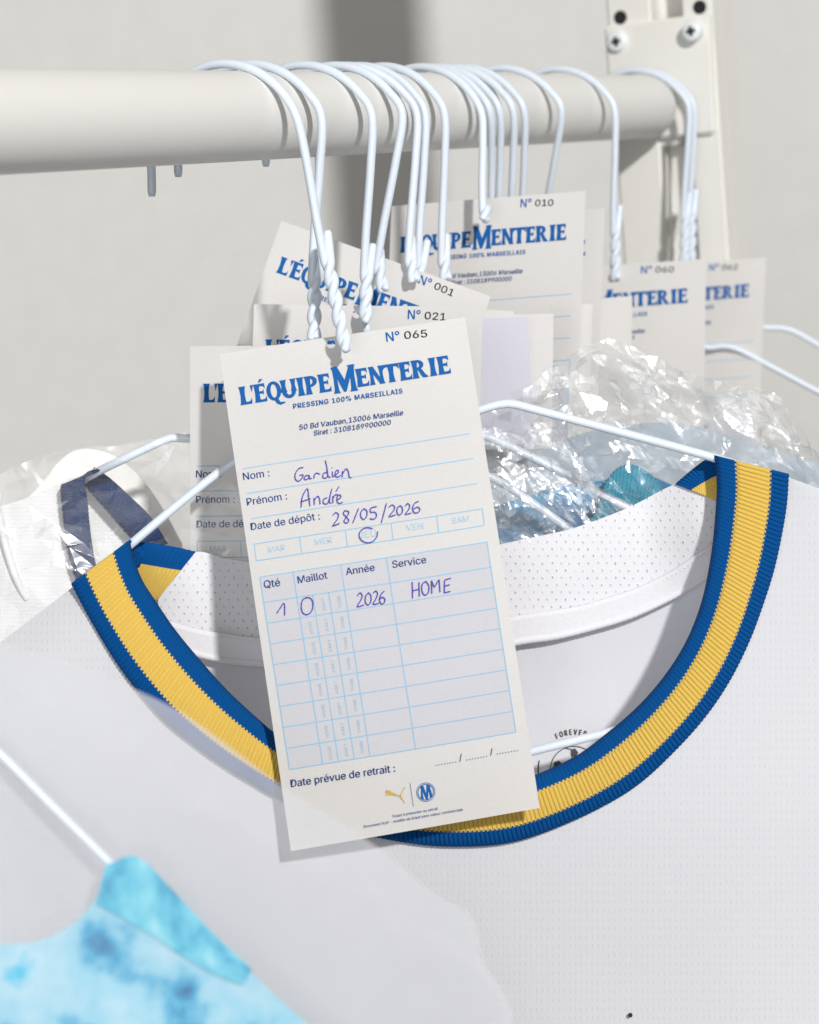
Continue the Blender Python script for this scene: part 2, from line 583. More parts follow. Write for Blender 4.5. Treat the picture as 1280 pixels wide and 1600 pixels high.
def cross_mesh(center, nrm, up, s, t, rot=0.2):
    a = up.cross(nrm).normalized()
    a2 = a * math.cos(rot) + up * math.sin(rot)
    u2 = nrm.cross(a2)
    pts = [(t, s), (t, t), (s, t), (s, -t), (t, -t), (t, -s), (-t, -s), (-t, -t), (-s, -t), (-s, t), (-t, t), (-t, s)]
    return [center + a2 * x + u2 * y for x, y in pts], [tuple(range(12))]

NP = -RDIR
for (sx, sy, hgt) in ((965, 65, 0.0030), (1085, 49, 0.0065)):
    c = on_plate(sx, sy, 0.0)
    v, f = disc(None, c, NP, 0.0058, hgt)
    s = link('screw', mesh('screw', v, f), M['screw'], rack)
    v, f = cross_mesh(c + NP * (hgt + 0.00015), NP, ZUP, 0.0027, 0.00105)
    link('cross_recess', mesh('cross_recess', v, f), M['dark'], s, False)
for hx, hy in ((966, 27), (1090, 11)):
    c = on_plate(hx, hy, 0.004) + NP * 0.0002
    v, f = disc(None, c, NP, 0.0039, 0.0002)
    link('bolt_hole', mesh('bolt_hole', v, f), M['dark'], up, False)

# ------------------------------------------------------------------ fonts and flat print
def load_font():
    try:
        import os
        p = os.path.join(bpy.utils.system_resource('DATAFILES'), 'fonts', 'Inter.woff2')
        return bpy.data.fonts.load(p)
    except Exception:
        return None
FONT = load_font()
_tc = {}
def text_polys(s, bold=0.0, shear=0.0, spacing=1.0):
    """outline of a text at size 1: 2D vertices, faces, width"""
    key = (s, bold, shear, spacing)
    if key in _tc:
        return _tc[key]
    c = bpy.data.curves.new('tmp_text', 'FONT')
    c.body = s
    if FONT: c.font = FONT
    c.size = 1
    c.offset = bold
    c.shear = shear
    c.space_character = spacing
    c.resolution_u = 4
    o = bpy.data.objects.new('tmp_text', c)
    C.objects.link(o)
    dg = bpy.context.evaluated_depsgraph_get()
    me = o.evaluated_get(dg).to_mesh()
    V = [(v.co.x, v.co.y) for v in me.vertices]
    FA = [tuple(p.vertices) for p in me.polygons]
    o.evaluated_get(dg).to_mesh_clear()
    bpy.data.objects.remove(o)
    bpy.data.curves.remove(c)
    x0 = min((v[0] for v in V), default=0)
    x1 = max((v[0] for v in V), default=1)
    V = [(x - x0, y) for x, y in V]
    _tc[key] = (V, FA, x1 - x0)
    return _tc[key]

class Ink:
    """flat print gathered in a surface's own 2D coordinates, then laid on that surface"""
    def __init__(self):
        self.V, self.F, self.m, self.h = [], [], [], []
        self.layer = 0
    def _add(self, pts, faces, mat):
        b = len(self.V)
        self.layer += 1
        self.V += list(pts)
        self.h += [self.layer] * len(pts)
        self.F += [tuple(b + i for i in f) for f in faces]
        self.m += [mat] * len(faces)
    def poly(self, pts, mat=0):
        self._add(pts, [tuple(range(len(pts)))], mat)
    def strip(self, A, B, mat=0):
        n = len(A)
        self._add(list(A) + list(B), [(i, i + 1, n + i + 1, n + i) for i in range(n - 1)], mat)
    def stroke(self, pts, wd, mat=0, n=None, vary=0.0):
        pts = interp([tuple(p) for p in pts], n or max(4, len(pts) * 6))
        A, B = [], []
        for i, p in enumerate(pts):
            t = pts[min(i + 1, len(pts) - 1)] - pts[max(i - 1, 0)]
            if t.length == 0: t = Vector((1, 0))
            t.normalize()
            q = wd * 0.5 * (1 + vary * math.sin(i * 1.3))
            if vary and (i == 0 or i == len(pts) - 1): q *= 0.5
            A.append((p.x - t.y * q, p.y + t.x * q))
            B.append((p.x + t.y * q, p.y - t.x * q))
        self.strip(A, B, mat)
    def line(self, a, b, wd, mat=0, n=14):
        self.stroke([a, b], wd, mat, n)
    def text(self, s, a, b, mat=0, hscale=1.0, **kw):
        bold = kw.pop('bold', 0.010)
        """text whose baseline runs from a to b (surface coordinates, v grows downwards)"""
        V, FA, wdt = text_polys(s, **kw)
        a, b = Vector(a), Vector(b)
        ex = (b - a) / wdt
        ey = Vector((ex.y, -ex.x)) * hscale
        for dx in ((-bold, bold) if bold < 0.015 else (-bold, -bold / 3, bold / 3, bold)) if bold else (0.0,):
            self._add([tuple(a + ex * (x + dx) + ey * (y + dx * 0.3)) for x, y in V], FA, mat)
    def build(self, name, surf, mats, parent, lift=0.00022):
        v = [surf(x, y, lift + 0.000006 * min(h, 60)) for (x, y), h in zip(self.V, self.h)]
        return link(name, mesh(name, v, self.F, midx=self.m), mats, parent, False)

# --- the logo lettering: wedge-serif capitals drawn from polygons, cap height 103, baseline 0
def logo_glyphs():
    P = []           # list of ('poly', pts) / ('strip', A, B)
    H = 103
    def stem(x, y0=0, y1=H, wd=25, f=9, s=0):
        def X(y): return x + s * (y - y0)
        h = wd / 2
        pts = []
        for side in (1, -1):
            ys = [y0, y0 + 9, y0 + 24, (y0 + y1) / 2, y1 - 24, y1 - 9, y1]
            ws = [h + f, h + f * 0.45, h + 1.5, h - 0.5, h + 1.5, h + f * 0.45, h + f]
            seq = list(zip(ys, ws))
            if side == -1: seq = seq[::-1]
            pts += [(X(y) + side * q, y) for y, q in seq]
        P.append(('poly', pts))
    def arm(x0, x1, y, t, up, ser):
        # horizontal arm whose end flares up or down by ser
        d = 1 if up else -1
        P.append(('poly', [(x0, y), (x1 + 2, y), (x1 + 3, y + d * (t + ser)), (x1 - 5, y + d * (t + ser * 0.25)), (x1 - 14, y + d * t), (x0, y + d * t)]))
    def E(x, wd, y1=H):
        stem(x + 17, 0, y1, 24, 7)
        arm(x + 20, x + wd - 5, y1, 14, False, 16)
        arm(x + 20, x + wd, 0, 14, True, 18)
        P.append(('poly', [(x + 20, y1 * .46), (x + wd - 17, y1 * .46), (x + wd - 11, y1 * .37), (x + wd - 10, y1 * .69), (x + wd - 17, y1 * .59), (x + 20, y1 * .59)]))
    def ring(cx, cy, rx, ry, ix, iy, a0, a1, n=28, ox=0):
        A = [(cx + rx * math.cos(a0 + (a1 - a0) * i / n), cy + ry * math.sin(a0 + (a1 - a0) * i / n)) for i in range(n + 1)]
        B = [(cx + ox + ix * math.cos(a0 + (a1 - a0) * i / n), cy + iy * math.sin(a0 + (a1 - a0) * i / n)) for i in range(n + 1)]
        P.append(('strip', A, B))
    # L
    stem(17, 0, H, 25, 8); arm(20, 62, 0, 14, True, 20)
    # apostrophe
    P.append(('poly', [(62, H), (80, H), (76, H - 14), (69, H - 40), (64, H - 14)]))
    # E acute
    E(80, 64); P.append(('poly', [(108, H + 8), (118, H + 8), (138, H + 24), (118, H + 26)]))
    # Q
    ring(188, 51, 40, 54, 17, 38, 0, 2 * math.pi, 40)
    P.append(('poly', [(190, 10), (206, 6), (216, -16), (240, -18), (243, -24), (215, -32), (196, -22), (186, -2)]))
    # U
    for xx in (243, 297):
        stem(xx, 34, H, 22 if xx == 243 else 19, 8)
    P.append(('poly', [(232, 40), (254, 40), (254, 34), (232, 34)]))
    ring(270, 38, 38, 41, 15, 22, math.pi, 2 * math.pi, 20, 1)
    # I
    stem(336, 0, H, 25, 9)
    # P
    stem(378, 0, H, 24, 8); ring(390, 72, 38, 31, 14, 17, -math.pi / 2, math.pi / 2, 18)
    # E
    E(434, 64)
    # M (taller, drops under the line)
    lo, hi = -18, H + 30
    stem(529, lo, hi - 2, 20, 10); stem(622, lo, hi - 2, 25, 10)
    P.append(('poly', [(514, hi), (545, hi), (582, 42), (577, lo + 4), (566, lo + 4)]))
    P.append(('poly', [(637, hi), (611, hi), (573, 40), (568, lo + 4), (580, lo + 4)]))
    # E
    E(642, 64)
    # N
    stem(727, 0, H, 17, 8); stem(780, 0, H, 17, 8)
    P.append(('poly', [(712, H), (739, H), (789, 0), (769, 0)]))
    # T
    stem(834, 0, H - 8, 25, 7)
    P.append(('poly', [(791, H), (877, H), (880, H - 34), (870, H - 20), (862, H - 15), (806, H - 15), (798, H - 20), (788, H - 34)]))
    # E
    E(880, 62)
    # R
    stem(965, 0, H, 24, 8); ring(978, 75, 36, 28, 13, 15, -math.pi / 2, math.pi / 2, 18)
    P.append(('poly', [(978, 52), (1000, 50), (1018, 18), (1032, 4), (1033, 0), (1006, 0), (998, 8)]))
    # I
    stem(1062, 0, H, 25, 9)
    # E
    E(1090, 64)
    return P
LOGO = logo_glyphs()

def logo(ink, a, b, mat=0):
    a, b = Vector(a), Vector(b)
    ex = (b - a) / 1154.0
    ey = Vector((ex.y, -ex.x))
    T = lambda q: tuple(a + ex * q[0] + ey * q[1])
    for g in LOGO:
        if g[0] == 'poly':
            ink.poly([T(q) for q in g[1]], mat)
        else:
            ink.strip([T(q) for q in g[1]], [T(q) for q in g[2]], mat)

# --- layout of the ticket, measured on the front one and kept as fractions of its width and height
TC = [(343, 553), (727, 495), (843, 1263), (455, 1330)]
def uv(px, py):
    """photo position on the front ticket -> its own coordinates (0..1, 0..1)"""
    u = v = 0.5
    for _ in range(12):
        x = (1-u)*(1-v)*TC[0][0] + u*(1-v)*TC[1][0] + u*v*TC[2][0] + (1-u)*v*TC[3][0]
        y = (1-u)*(1-v)*TC[0][1] + u*(1-v)*TC[1][1] + u*v*TC[2][1] + (1-u)*v*TC[3][1]
        xu = (1-v)*(TC[1][0]-TC[0][0]) + v*(TC[2][0]-TC[3][0]); xv = (1-u)*(TC[3][0]-TC[0][0]) + u*(TC[2][0]-TC[1][0])
        yu = (1-v)*(TC[1][1]-TC[0][1]) + v*(TC[2][1]-TC[3][1]); yv = (1-u)*(TC[3][1]-TC[0][1]) + u*(TC[2][1]-TC[1][1])
        det = xu * yv - xv * yu
        dx, dy = px - x, py - y
        u += (dx * yv - dy * xv) / det
        v += (xu * dy - yu * dx) / det
    return (u * 100, v * 202)          # millimetres of a 100 x 202 ticket
TWID, THEI = 100.0, 202.0
def z4(x, y): return uv(280 + x / 2.207, 480 + y / 2.207)
def z5(x, y): return uv(380 + x / 2.667, 860 + y / 2.667)
def zl(x, y): return uv(360 + x / 3.556, 540 + y / 3.556)
def zf(x, y): return uv(560 + x / 7.11, 1200 + y / 7.11)

def ticket_surface(corners, depths, bow=0.0, curl=0.0):
    c = [W(x, y, d) for (x, y), d in zip(corners, depths)]
    nrm = (c[3] - c[0]).cross(c[1] - c[0]).normalized()
    if nrm.dot(CF) > 0: nrm = -nrm
    def S(x, y, lift=0.0):
        u, v = x / TWID, y / THEI
        p = c[0] * ((1-u)*(1-v)) + c[1] * (u*(1-v)) + c[2] * (u*v) + c[3] * ((1-u)*v)
        off = bow * math.sin(math.pi * v) + curl * (u * v) ** 3 + 0.0006 * math.sin(5 * u + 2 * v)
        return p + nrm * (off + lift)
    return S

def paper_mesh(S, vmax=1.0, hole=None, name='card'):
    nc, nr = 21, 41
    V, FA = [], []
    for j in range(nr):
        for i in range(nc):
            V.append(S(TWID * i / (nc - 1), THEI * vmax * j / (nr - 1)))
    skip = set()
    if hole:
        hx, hy, hr = hole
        ci, cj = int(hx / TWID * (nc - 1)), int(hy / (THEI * vmax) * (nr - 1))
        ci -= 0
        rng = [(ci + a, cj + b) for a in (-1, 0, 1) for b in (-1, 0, 1) if cj + b >= 0]
        i0, i1 = ci - 1, ci + 2
        j0, j1 = max(0, cj - 1), cj + 2
        for i in range(i0, i1):
            for j in range(j0, j1):
                skip.add((i, j))
        loop = [(i, j0) for i in range(i0, i1)] + [(i1, j) for j in range(j0, j1)] + [(i, j1) for i in range(i1, i0, -1)] + [(i0, j) for j in range(j1, j0, -1)]
        base = len(V)
        for (i, j) in loop:
            x, y = TWID * i / (nc - 1), THEI * vmax * j / (nr - 1)
            d = Vector((x - hx, y - hy)).normalized()
            V.append(S(hx + d.x * hr, hy + d.y * hr))
        m = len(loop)
        for k in range(m):
            k2 = (k + 1) % m
            a, b = loop[k], loop[k2]
            FA.append((a[1] * nc + a[0], b[1] * nc + b[0], base + k2, base + k))
    for j in range(nr - 1):
        for i in range(nc - 1):
            if (i, j) in skip: continue
            FA.append((j * nc + i, j * nc + i + 1, (j + 1) * nc + i + 1, (j + 1) * nc + i))
    return mesh(name, V, FA)

def header(ink, number, full=True):
    ink.text('N°', z4(716, 121), z4(762, 115), 0, 1.05)
    ink.text(number, z4(778, 111), z4(856, 104), 2, 0.84)
    logo(ink, zl(62, 343), zl(1226, 163), 0)
    ink.text('PRESSING 100% MARSEILLAIS', z4(397, 359), z4(772, 304), 0, 1.06, bold=0.022, spacing=1.12)
    ink.text('50 Bd Vauban,13006 Marseille', z4(418, 434), z4(775, 381), 1, shear=0.12)
    ink.text('Siret : 3108189900000', z4(468, 454), z4(733, 415), 1, shear=0.12)

def form(ink, lines=True):
    LW = 0.34
    for a, b in (((222, 569), (1003, 447)), ((236, 656), (1016, 534)), ((250, 744), (1030, 622))):
        ink.line(z4(*a), z4(*b), LW, 0, 16)
    ink.text('Nom :', z4(225, 609), z4(315, 596), 1)
    ink.text('Prénom :', z4(238, 698), z4(376, 677), 1)
    ink.text('Date de dépôt :', z4(252, 784), z4(489, 747), 1)
    A, B_, D_, E_ = (262, 832), (1048, 710), (1055, 768), (270, 890)
    for a, b in ((A, B_), (E_, D_), (A, E_), (B_, D_)):
        ink.line(z4(*a), z4(*b), LW, 0, 16)
    for k in range(1, 5):
        t = k / 5
        ink.line(z4(A[0] + (B_[0]-A[0])*t, A[1] + (B_[1]-A[1])*t), z4(E_[0] + (D_[0]-E_[0])*t, E_[1] + (D_[1]-E_[1])*t), LW, 0, 4)
    for s, cx, cy in (('MAR', 341, 848), ('MER', 502, 822), ('JEU', 655, 799), ('VEN', 817, 773), ('SAM', 973, 748)):
        ink.text(s, z4(cx - 29, cy + 14), z4(cx + 29, cy + 5), 2)
    # table
    t0, t1, t2, t3 = uv(408, 908.7), uv(762, 854), uv(806.7, 1148), uv(453.9, 1205.7)
    def T(s, t):
        a = Vector(t0).lerp(Vector(t1), s); b = Vector(t3).lerp(Vector(t2), s)
        return tuple(a.lerp(b, t))
    nn = 12
    after = ink.layer
    for q in range(24):
        ink.layer = 2
        ink.strip([T(i / nn, q / 24) for i in range(nn + 1)], [T(i / nn, (q + 1) / 24) for i in range(nn + 1)], 3)
    ink.layer = after
    rows = [0, 0.134] + [0.134 + (1 - 0.134) * k / 8 for k in range(1, 9)]
    for r in rows:
        ink.line(T(0, r), T(1, r), LW, 0, 16)
    for s in (0, 0.146, 0.356, 0.557, 1):
        ink.line(T(s, 0), T(s, 1), LW, 0, 30)
    for s in (0.216, 0.286):
        ink.line(T(s, rows[1]), T(s, 1), LW * 0.9, 0, 26)
    for s, a, b in (('Qté', (93, 177), (160, 167)), ('Maillot', (234, 157), (356, 136)), ('Année', (434, 122), (553, 103)), ('Service', (627, 92), (767, 71))):
        ink.text(s, z5(*a), z5(*b), 1)
    for r in range(1, 9):
        for k, s in enumerate(('HOME', 'AWAY', 'THIRD')):
            if r == 1 and k == 0: continue
            sx = (0.146 + 0.216) / 2 + 0.070 * k + 0.012
            a, b = T(sx, rows[r + 1] - 0.020), T(sx, rows[r] + 0.024)
            ink.text(s, a, b, 2, bold=0)
    ink.text('Date prévue de retrait :', z5(203, 994), z5(636, 929), 1)
    for g, (a, b) in enumerate((((806, 903), (888, 889)), ((934, 881), (1016, 866)), ((1060, 857), (1143, 843)))):
        for k in range(8):
            x = a[0] + (b[0] - a[0]) * k / 7; y = a[1] + (b[1] - a[1]) * k / 7
            p = z5(x, y)
            ink.poly([(p[0] + 0.22 * math.cos(q * math.pi / 4), p[1] + 0.22 * math.sin(q * math.pi / 4)) for q in range(8)], 1)
    for a, b in (((905, 888), (911, 856)), ((1033, 863), (1039, 834))):
        ink.line(z5(*a), z5(*b), 0.32, 1, 4)

def marks(ink):
    # gold leaping cat
    cat = [(300, 318), (318, 322), (322, 309), (332, 305), (331, 312), (345, 318), (352, 312), (372, 318), (400, 322), (440, 326),
           (462, 336), (480, 360), (500, 378), (508, 396), (518, 405), (521, 398), (516, 385), (508, 372), (498, 362), (488, 340),
           (479, 322), (482, 304), (492, 284), (498, 268), (508, 256), (520, 244), (524, 230), (514, 227), (500, 240), (492, 262),
           (482, 286), (470, 304), (456, 312), (430, 308), (400, 292), (372, 276), (352, 264), (334, 264), (322, 257), (308, 262),
           (302, 276), (306, 284), (301, 292), (318, 295), (330, 294), (322, 302), (308, 306)]
    ink.poly([zf(*p) for p in cat], 0)
    ink.line(zf(578, 184), zf(615, 434), 0.2, 1, 8)
    # round crest: two rings round a letter M with flared legs
    c = Vector(zf(753, 280))
    r = (Vector(zf(858, 280)) - c).length
    ring = lambda r0, r1, m: ink.strip([tuple(c + Vector((math.cos(a), math.sin(a))) * r * r0) for a in [i * math.pi / 24 for i in range(49)]],
                                       [tuple(c + Vector((math.cos(a), math.sin(a))) * r * r1) for a in [i * math.pi / 24 for i in range(49)]], m)
    ring(1.0, 0.935, 2)
    ring(0.86, 0.78, 2)
    Mp = [(-0.56, -0.66), (-0.16, -0.74), (0.02, 0.18), (0.18, -0.74), (0.56, -0.66), (0.52, -0.40), (0.66, 0.48), (0.36, 0.72), (0.34, 0.20),
          (0.30, -0.10), (0.14, 0.76), (-0.08, 0.77), (-0.32, -0.10), (-0.34, 0.20), (-0.30, 0.72), (-0.60, 0.52), (-0.46, -0.40)]
    ink.poly([tuple(c + Vector(p) * r) for p in Mp], 2)
    ink.text('Ticket à présenter au retrait', zf(380, 558), zf(888, 470), 1, shear=0.2)
    ink.text('Document fictif - modèle de ticket sans valeur commerciale', zf(62, 670), zf(1164, 478), 1, shear=0.2)

def handwriting(ink):
    Wd = 0.42
    S4 = [
        [(432, 566), (416, 570), (404, 588), (404, 606), (414, 614), (425, 606), (431, 592), (418, 594)],
        [(451, 594), (440, 595), (434, 604), (441, 609), (450, 602), (452, 594), (454, 606), (461, 603)],
        [(468, 605), (470, 591), (478, 586), (489, 590)],
        [(514, 584), (502, 586), (498, 598), (506, 604), (515, 595), (513, 570), (507, 541)], [(512, 572), (518, 598), (526, 600)],
        [(531, 580), (533, 598), (539, 596)], [(529, 566), (531, 568)],
        [(541, 593), (552, 584), (550, 575), (543, 580), (541, 594), (550, 600), (561, 593)],
        [(566, 601), (566, 578)], [(567, 588), (578, 571), (586, 580), (590, 600), (598, 602)],
        [(424, 706), (428, 670), (445, 640), (450, 668), (455, 702)], [(421, 687), (457, 675)],
        [(470, 697), (468, 672)], [(469, 682), (480, 667), (487, 674), (490, 695)],
        [(515, 672), (503, 676), (500, 688), (508, 694), (518, 686), (530, 640)], [(524, 662), (522, 688), (529, 690)],
        [(534, 691), (533, 666)], [(534, 674), (541, 662), (551, 662)],
        [(546, 680), (560, 672), (558, 662), (549, 667), (548, 684), (556, 692), (568, 687)], [(544, 650), (555, 632)],
        [(534, 733), (542, 724), (552, 729), (550, 744), (536, 765), (534, 770), (557, 761)],
        [(588, 720), (575, 717), (570, 727), (580, 739), (588, 750), (582, 760), (572, 754), (578, 741), (588, 727), (587, 718)],
        [(622, 708), (602, 760)],
        [(641, 709), (630, 722), (630, 738), (640, 747), (650, 735), (650, 717), (640, 709)],
        [(685, 702), (664, 708), (664, 722), (678, 722), (684, 734), (675, 746), (660, 744)],
        [(718, 690), (700, 760)],
        [(726, 705), (736, 697), (746, 703), (742, 717), (727, 737), (750, 731)],
        [(766, 699), (756, 706), (754, 722), (762, 732), (772, 722), (772, 706), (764, 698)],
        [(782, 701), (790, 692), (798, 699), (794, 713), (783, 729), (804, 725)],
        [(829, 684), (816, 690), (808, 706), (812, 722), (824, 724), (833, 714), (826, 704), (811, 711)],
        [(688, 788), (684, 808), (670, 824), (650, 828), (631, 818), (624, 800), (632, 784), (650, 776), (672, 779)],
    ]
    for s in S4:
        ink.stroke([z4(*p) for p in s], Wd, 0, vary=0.12)
    S5 = [
        [(145, 282), (158, 262), (176, 240), (178, 291)],
        [(272, 216), (254, 224), (247, 252), (254, 280), (274, 286), (292, 268), (295, 236), (284, 218), (266, 216)],
        [(480, 209), (490, 196), (500, 205), (496, 223), (480, 253), (508, 246)],
        [(526, 195), (514, 212), (514, 236), (525, 246), (536, 232), (536, 207), (524, 194)],
        [(546, 197), (556, 188), (564, 199), (558, 219), (546, 243), (570, 239)],
        [(593, 188), (580, 200), (572, 224), (580, 242), (592, 236), (594, 221), (582, 214), (573, 225)],
        [(708, 150), (709, 184), (710, 219)], [(736, 151), (737, 180), (738, 211)], [(709, 187), (738, 180)],
        [(764, 148), (750, 160), (749, 188), (760, 205), (775, 194), (777, 166), (764, 147)],
        [(790, 199), (789, 172), (788, 144)], [(788, 144), (800, 173)], [(800, 173), (820, 140)], [(820, 140), (822, 166), (824, 193)],
        [(870, 135), (843, 142)], [(843, 142), (842, 170), (842, 196)], [(842, 196), (868, 189)], [(843, 168), (865, 162)],
    ]
    for s in S5:
        ink.stroke([z5(*p) for p in s], Wd, 0, vary=0.12)

HEAD_M = [M['ink'], M['ink_navy'], M['ink_black']]
FORM_M = [M['ink_light'], M['ink_navy'], M['ink_pale'], M['cell']]
TG = 'laundry tickets hanging from the hanger hooks'

def ticket(corners, depths, number, label, level=1, bow=0.0, curl=0.0, vmax=1.0, hole=None, paper='paper', form_on=False):
    """level 0: blank, 1: header, 2: header + form, 3: everything with handwriting"""
    S = ticket_surface(corners, depths, bow, curl)
    t = thing('paper_ticket', S(50, 5), label, 'ticket', TG)
    pm = paper_mesh(S, vmax, hole)
    o = link('card', pm, M[paper], t, False)
    if level >= 1:
        i = Ink(); header(i, number); i.build('printed_heading', S, HEAD_M, t)
    if level >= 2 or form_on:
        i = Ink(); form(i); i.build('printed_form', S, FORM_M, t, 0.00016)
    if level >= 3:
        i = Ink(); handwriting(i); i.build('handwriting', S, [M['ink_pen']], t, 0.00062)
        i = Ink(); marks(i); i.build('printed_emblems', S, [M['ink_gold'], M['ink_navy'], M['ink']], t)
    return t

def quad(tl, tr, down, hgt):
    """the four corners of a ticket from its top edge and the direction of its side"""
    d = Vector(down).normalized() * hgt
    return [tl, tr, (tr[0] + d.x, tr[1] + d.y), (tl[0] + d.x, tl[1] + d.y)]

ticket(TC, [0.980, 0.980, 0.948, 0.950], '065', 'handwritten ticket numbered 065 in front of the blue and yellow collar', 3, bow=0.0015, curl=0.004,
       hole=(uv(517, 536)[0], 2.9, 1.9))
ticket(quad((297, 541), (668, 536), (0, 1), 752), [1.004, 1.004, 1.062, 1.062], '064', 'ticket half hidden behind ticket 065, showing Nom and Prénom fields', 2, bow=-0.002)
ticket(quad((397, 475), (755, 480), (-0.03, 1), 715), [1.036, 1.036, 1.075, 1.075], '021', 'ticket numbered 021 peeking out just above ticket 065', 1, hole=(45, 3.6, 2.0), vmax=0.75)
ticket(quad((440, 345), (767, 463), (-117, 327), 694), [1.068, 1.068, 1.085, 1.085], '001', 'ticket numbered 001, tilted with its left corner raised', 1, hole=(49, 4.5, 2.0), vmax=0.33)
ticket(quad((612, 322), (915, 298), (-10, 272), 660), [1.150, 1.120, 1.135, 1.165], '010', 'ticket numbered 010, upright with its whole heading visible', 2, hole=(48, 4.2, 2.0), vmax=0.62)
ticket(quad((640, 347), (945, 325), (-10, 262), 640), [1.195, 1.165, 1.18, 1.205], '011', 'ticket whose right edge shows just behind ticket 010', 1, vmax=0.6)
ticket(quad((798, 426), (1103, 404), (-2, 200), 600), [1.30, 1.275, 1.275, 1.30], '060', 'ticket numbered 060 in front of the upright, near the crumpled film', 1, hole=(50, 3.5, 2.0), vmax=0.6)
ticket(quad((930, 422), (1197, 402), (-7, 170), 540), [1.41, 1.39, 1.39, 1.41], '062', 'farthest ticket, numbered 062, at the foot of the rack upright', 2, vmax=0.6)
ticket(quad((690, 494), (865, 490), (-2, 150), 350), [1.085, 1.08, 1.09, 1.09], '', 'blank cream ticket right of ticket 021 above the wire shoulder', 0, vmax=0.6)
ticket(quad((690, 499), (824, 495), (9, 150), 330), [1.074, 1.070, 1.078, 1.078], '', 'lilac blank ticket back lying over the blank cream ticket', 0, vmax=0.6, paper='paper_lilac')
ticket(quad((690, 480), (803, 486), (2, 150), 330), [1.095, 1.093, 1.095, 1.095], '', 'folded white ticket corner above the lilac ticket back', 0, vmax=0.3)
ticket(quad((860, 476), (926, 475), (-3, 85), 200), [1.13, 1.128, 1.135, 1.135], '', 'narrow blank ticket slip over the right edge of ticket 010', 0, vmax=0.8)
ticket(quad((900, 470), (988, 462), (-1, 110), 260), [1.215, 1.21, 1.21, 1.215], '', 'blank ticket covering the left half of ticket 060', 0, vmax=0.8)

# ------------------------------------------------------------------ wire hangers
WR = 0.00178
HG = 'white wire hangers hooked over the rail'

def twist_paths(A, B, turns, stub):
    ax = (B - A)
    t = ax.normalized()
    e1 = t.orthogonal().normalized()
    e1 = (CR - t * CR.dot(t)).normalized()
    e2 = t.cross(e1)
    n = int(26 * turns) + 4
    one, two = [], []
    for i in range(n):
        s = i / (n - 1)
        a = 2 * math.pi * turns * s + math.pi + 0.15
        off = (e1 * math.cos(a) + e2 * math.sin(a)) * (WR * 0.66)
        one.append(A + ax * s + off)
        two.append(A + ax * s - off)
    return one, two

def hanger(xf, pt, pb, label, stub=48, arms=None, yaw=0.0, tip=0.001, rad=0.034, turns=2.3, lean_back=0.0, dd=0.0, ends=None, crest=0.0):
    off = rad - (rad - RAIL_R - WR) * 0.34
    xc = xf - off * 0.905 * F / rail_depth(xf - 75)
    c = rail_at(xc)
    D = (c - CO).dot(CF)
    q = Matrix.Rotation(yaw, 3, 'Z')
    a_ax = q @ PERP
    top = RAIL_R + WR + 0.0002
    cz = -(rad - RAIL_R - WR) * 0.94
    ca = -(rad - RAIL_R - WR) * 0.34
    t = thing('wire_hanger', c + ZUP * top, label, 'clothes hanger', HG)
    A = W(pt[0], pt[1], D + dd)
    B = W(pb[0], pb[1], D + dd - 0.002)
    # the hook: tip behind the rail, over the top, down the near side
    pts = []
    bk = c + a_ax * (ca - rad) + ZUP * cz
    pts.append(bk - ZUP * tip)
    pts.append(bk - ZUP * tip * 0.5)
    for k in range(9):
        ang = math.pi - (math.pi * 0.87) * k / 8
        pts.append(c + a_ax * (ca + rad * math.cos(ang)) + ZUP * (cz + rad * math.sin(ang)))
    front = pts[-1]
    turns = max(0.3, math.hypot(pb[0] - pt[0], pb[1] - pt[1]) * D / 60.0)
    one, two = twist_paths(A, B, turns, stub)
    pts.append(front.lerp(one[0], 0.30) + a_ax * 0.0006)
    pts.append(front.lerp(one[0], 0.72))
    pts.append(one[0])
    hook = interp([tuple(p) for p in pts], 90)
    v, f = tube_mesh([hook[:-1] + one], WR, 14)
    hk = link('hook', mesh('hook', v, f), M['wire'], t)
    sv = (two[0] - two[2]).normalized()
    turn_up = (A - B).normalized()
    up0 = two[0] + turn_up * (stub / F * D * 0.5) + CR * 0.0006
    up1 = two[0] + turn_up * (stub / F * D) + CR * 0.0011 - CF * 0.0004
    neck = interp([tuple(up1), tuple(up0), tuple(two[0])], 12)[:-1] + two
    v, f = tube_mesh([neck], WR, 14)
    link('twisted_neck', mesh('twisted_neck', v, f), M['wire'], t)
    if arms:
        for nm, path in arms:
            v, f = tube_mesh([interp([tuple(W(*p)) for p in path], 60)], WR, 12)
            link(nm, mesh(nm, v, f), M['wire'], t)
    return t

# the front hanger, carrying the white jersey
hanger(474, (512, 408), (541, 549), 'foremost wire hanger, carrying the white jersey with blue and yellow collar', 48, tip=0.018, arms=[
    ('shoulder_wire', [(541, 549, .982), (552, 600, .986), (540, 640, .992), (470, 684, .996), (385, 713, .996), (345, 736, .996), (280, 787, .995), (205, 850, .992), (130, 915, 1.000), (60, 975, 1.004)]),
    ('shoulder_wire', [(541, 549, .982), (560, 600, .986), (620, 640, .992), (700, 652, .996), (750, 641, .996), (775, 633, .996), (800, 631, .996), (840, 641, .996), (980, 678, .996), (1118, 716, .993), (1230, 752, 1.0), (1320, 792, 1.003)]),
    ('lower_bar', [(60, 975, 1.004), (52, 1000, 1.004), (90, 1375, .992), (420, 1285, .990), (700, 1212, .992), (832, 1174, .992), (940, 1147, .992), (1150, 1092, .995), (1330, 1040, 1.0), (1340, 830, 1.003), (1320, 792, 1.003)])], turns=2.4)
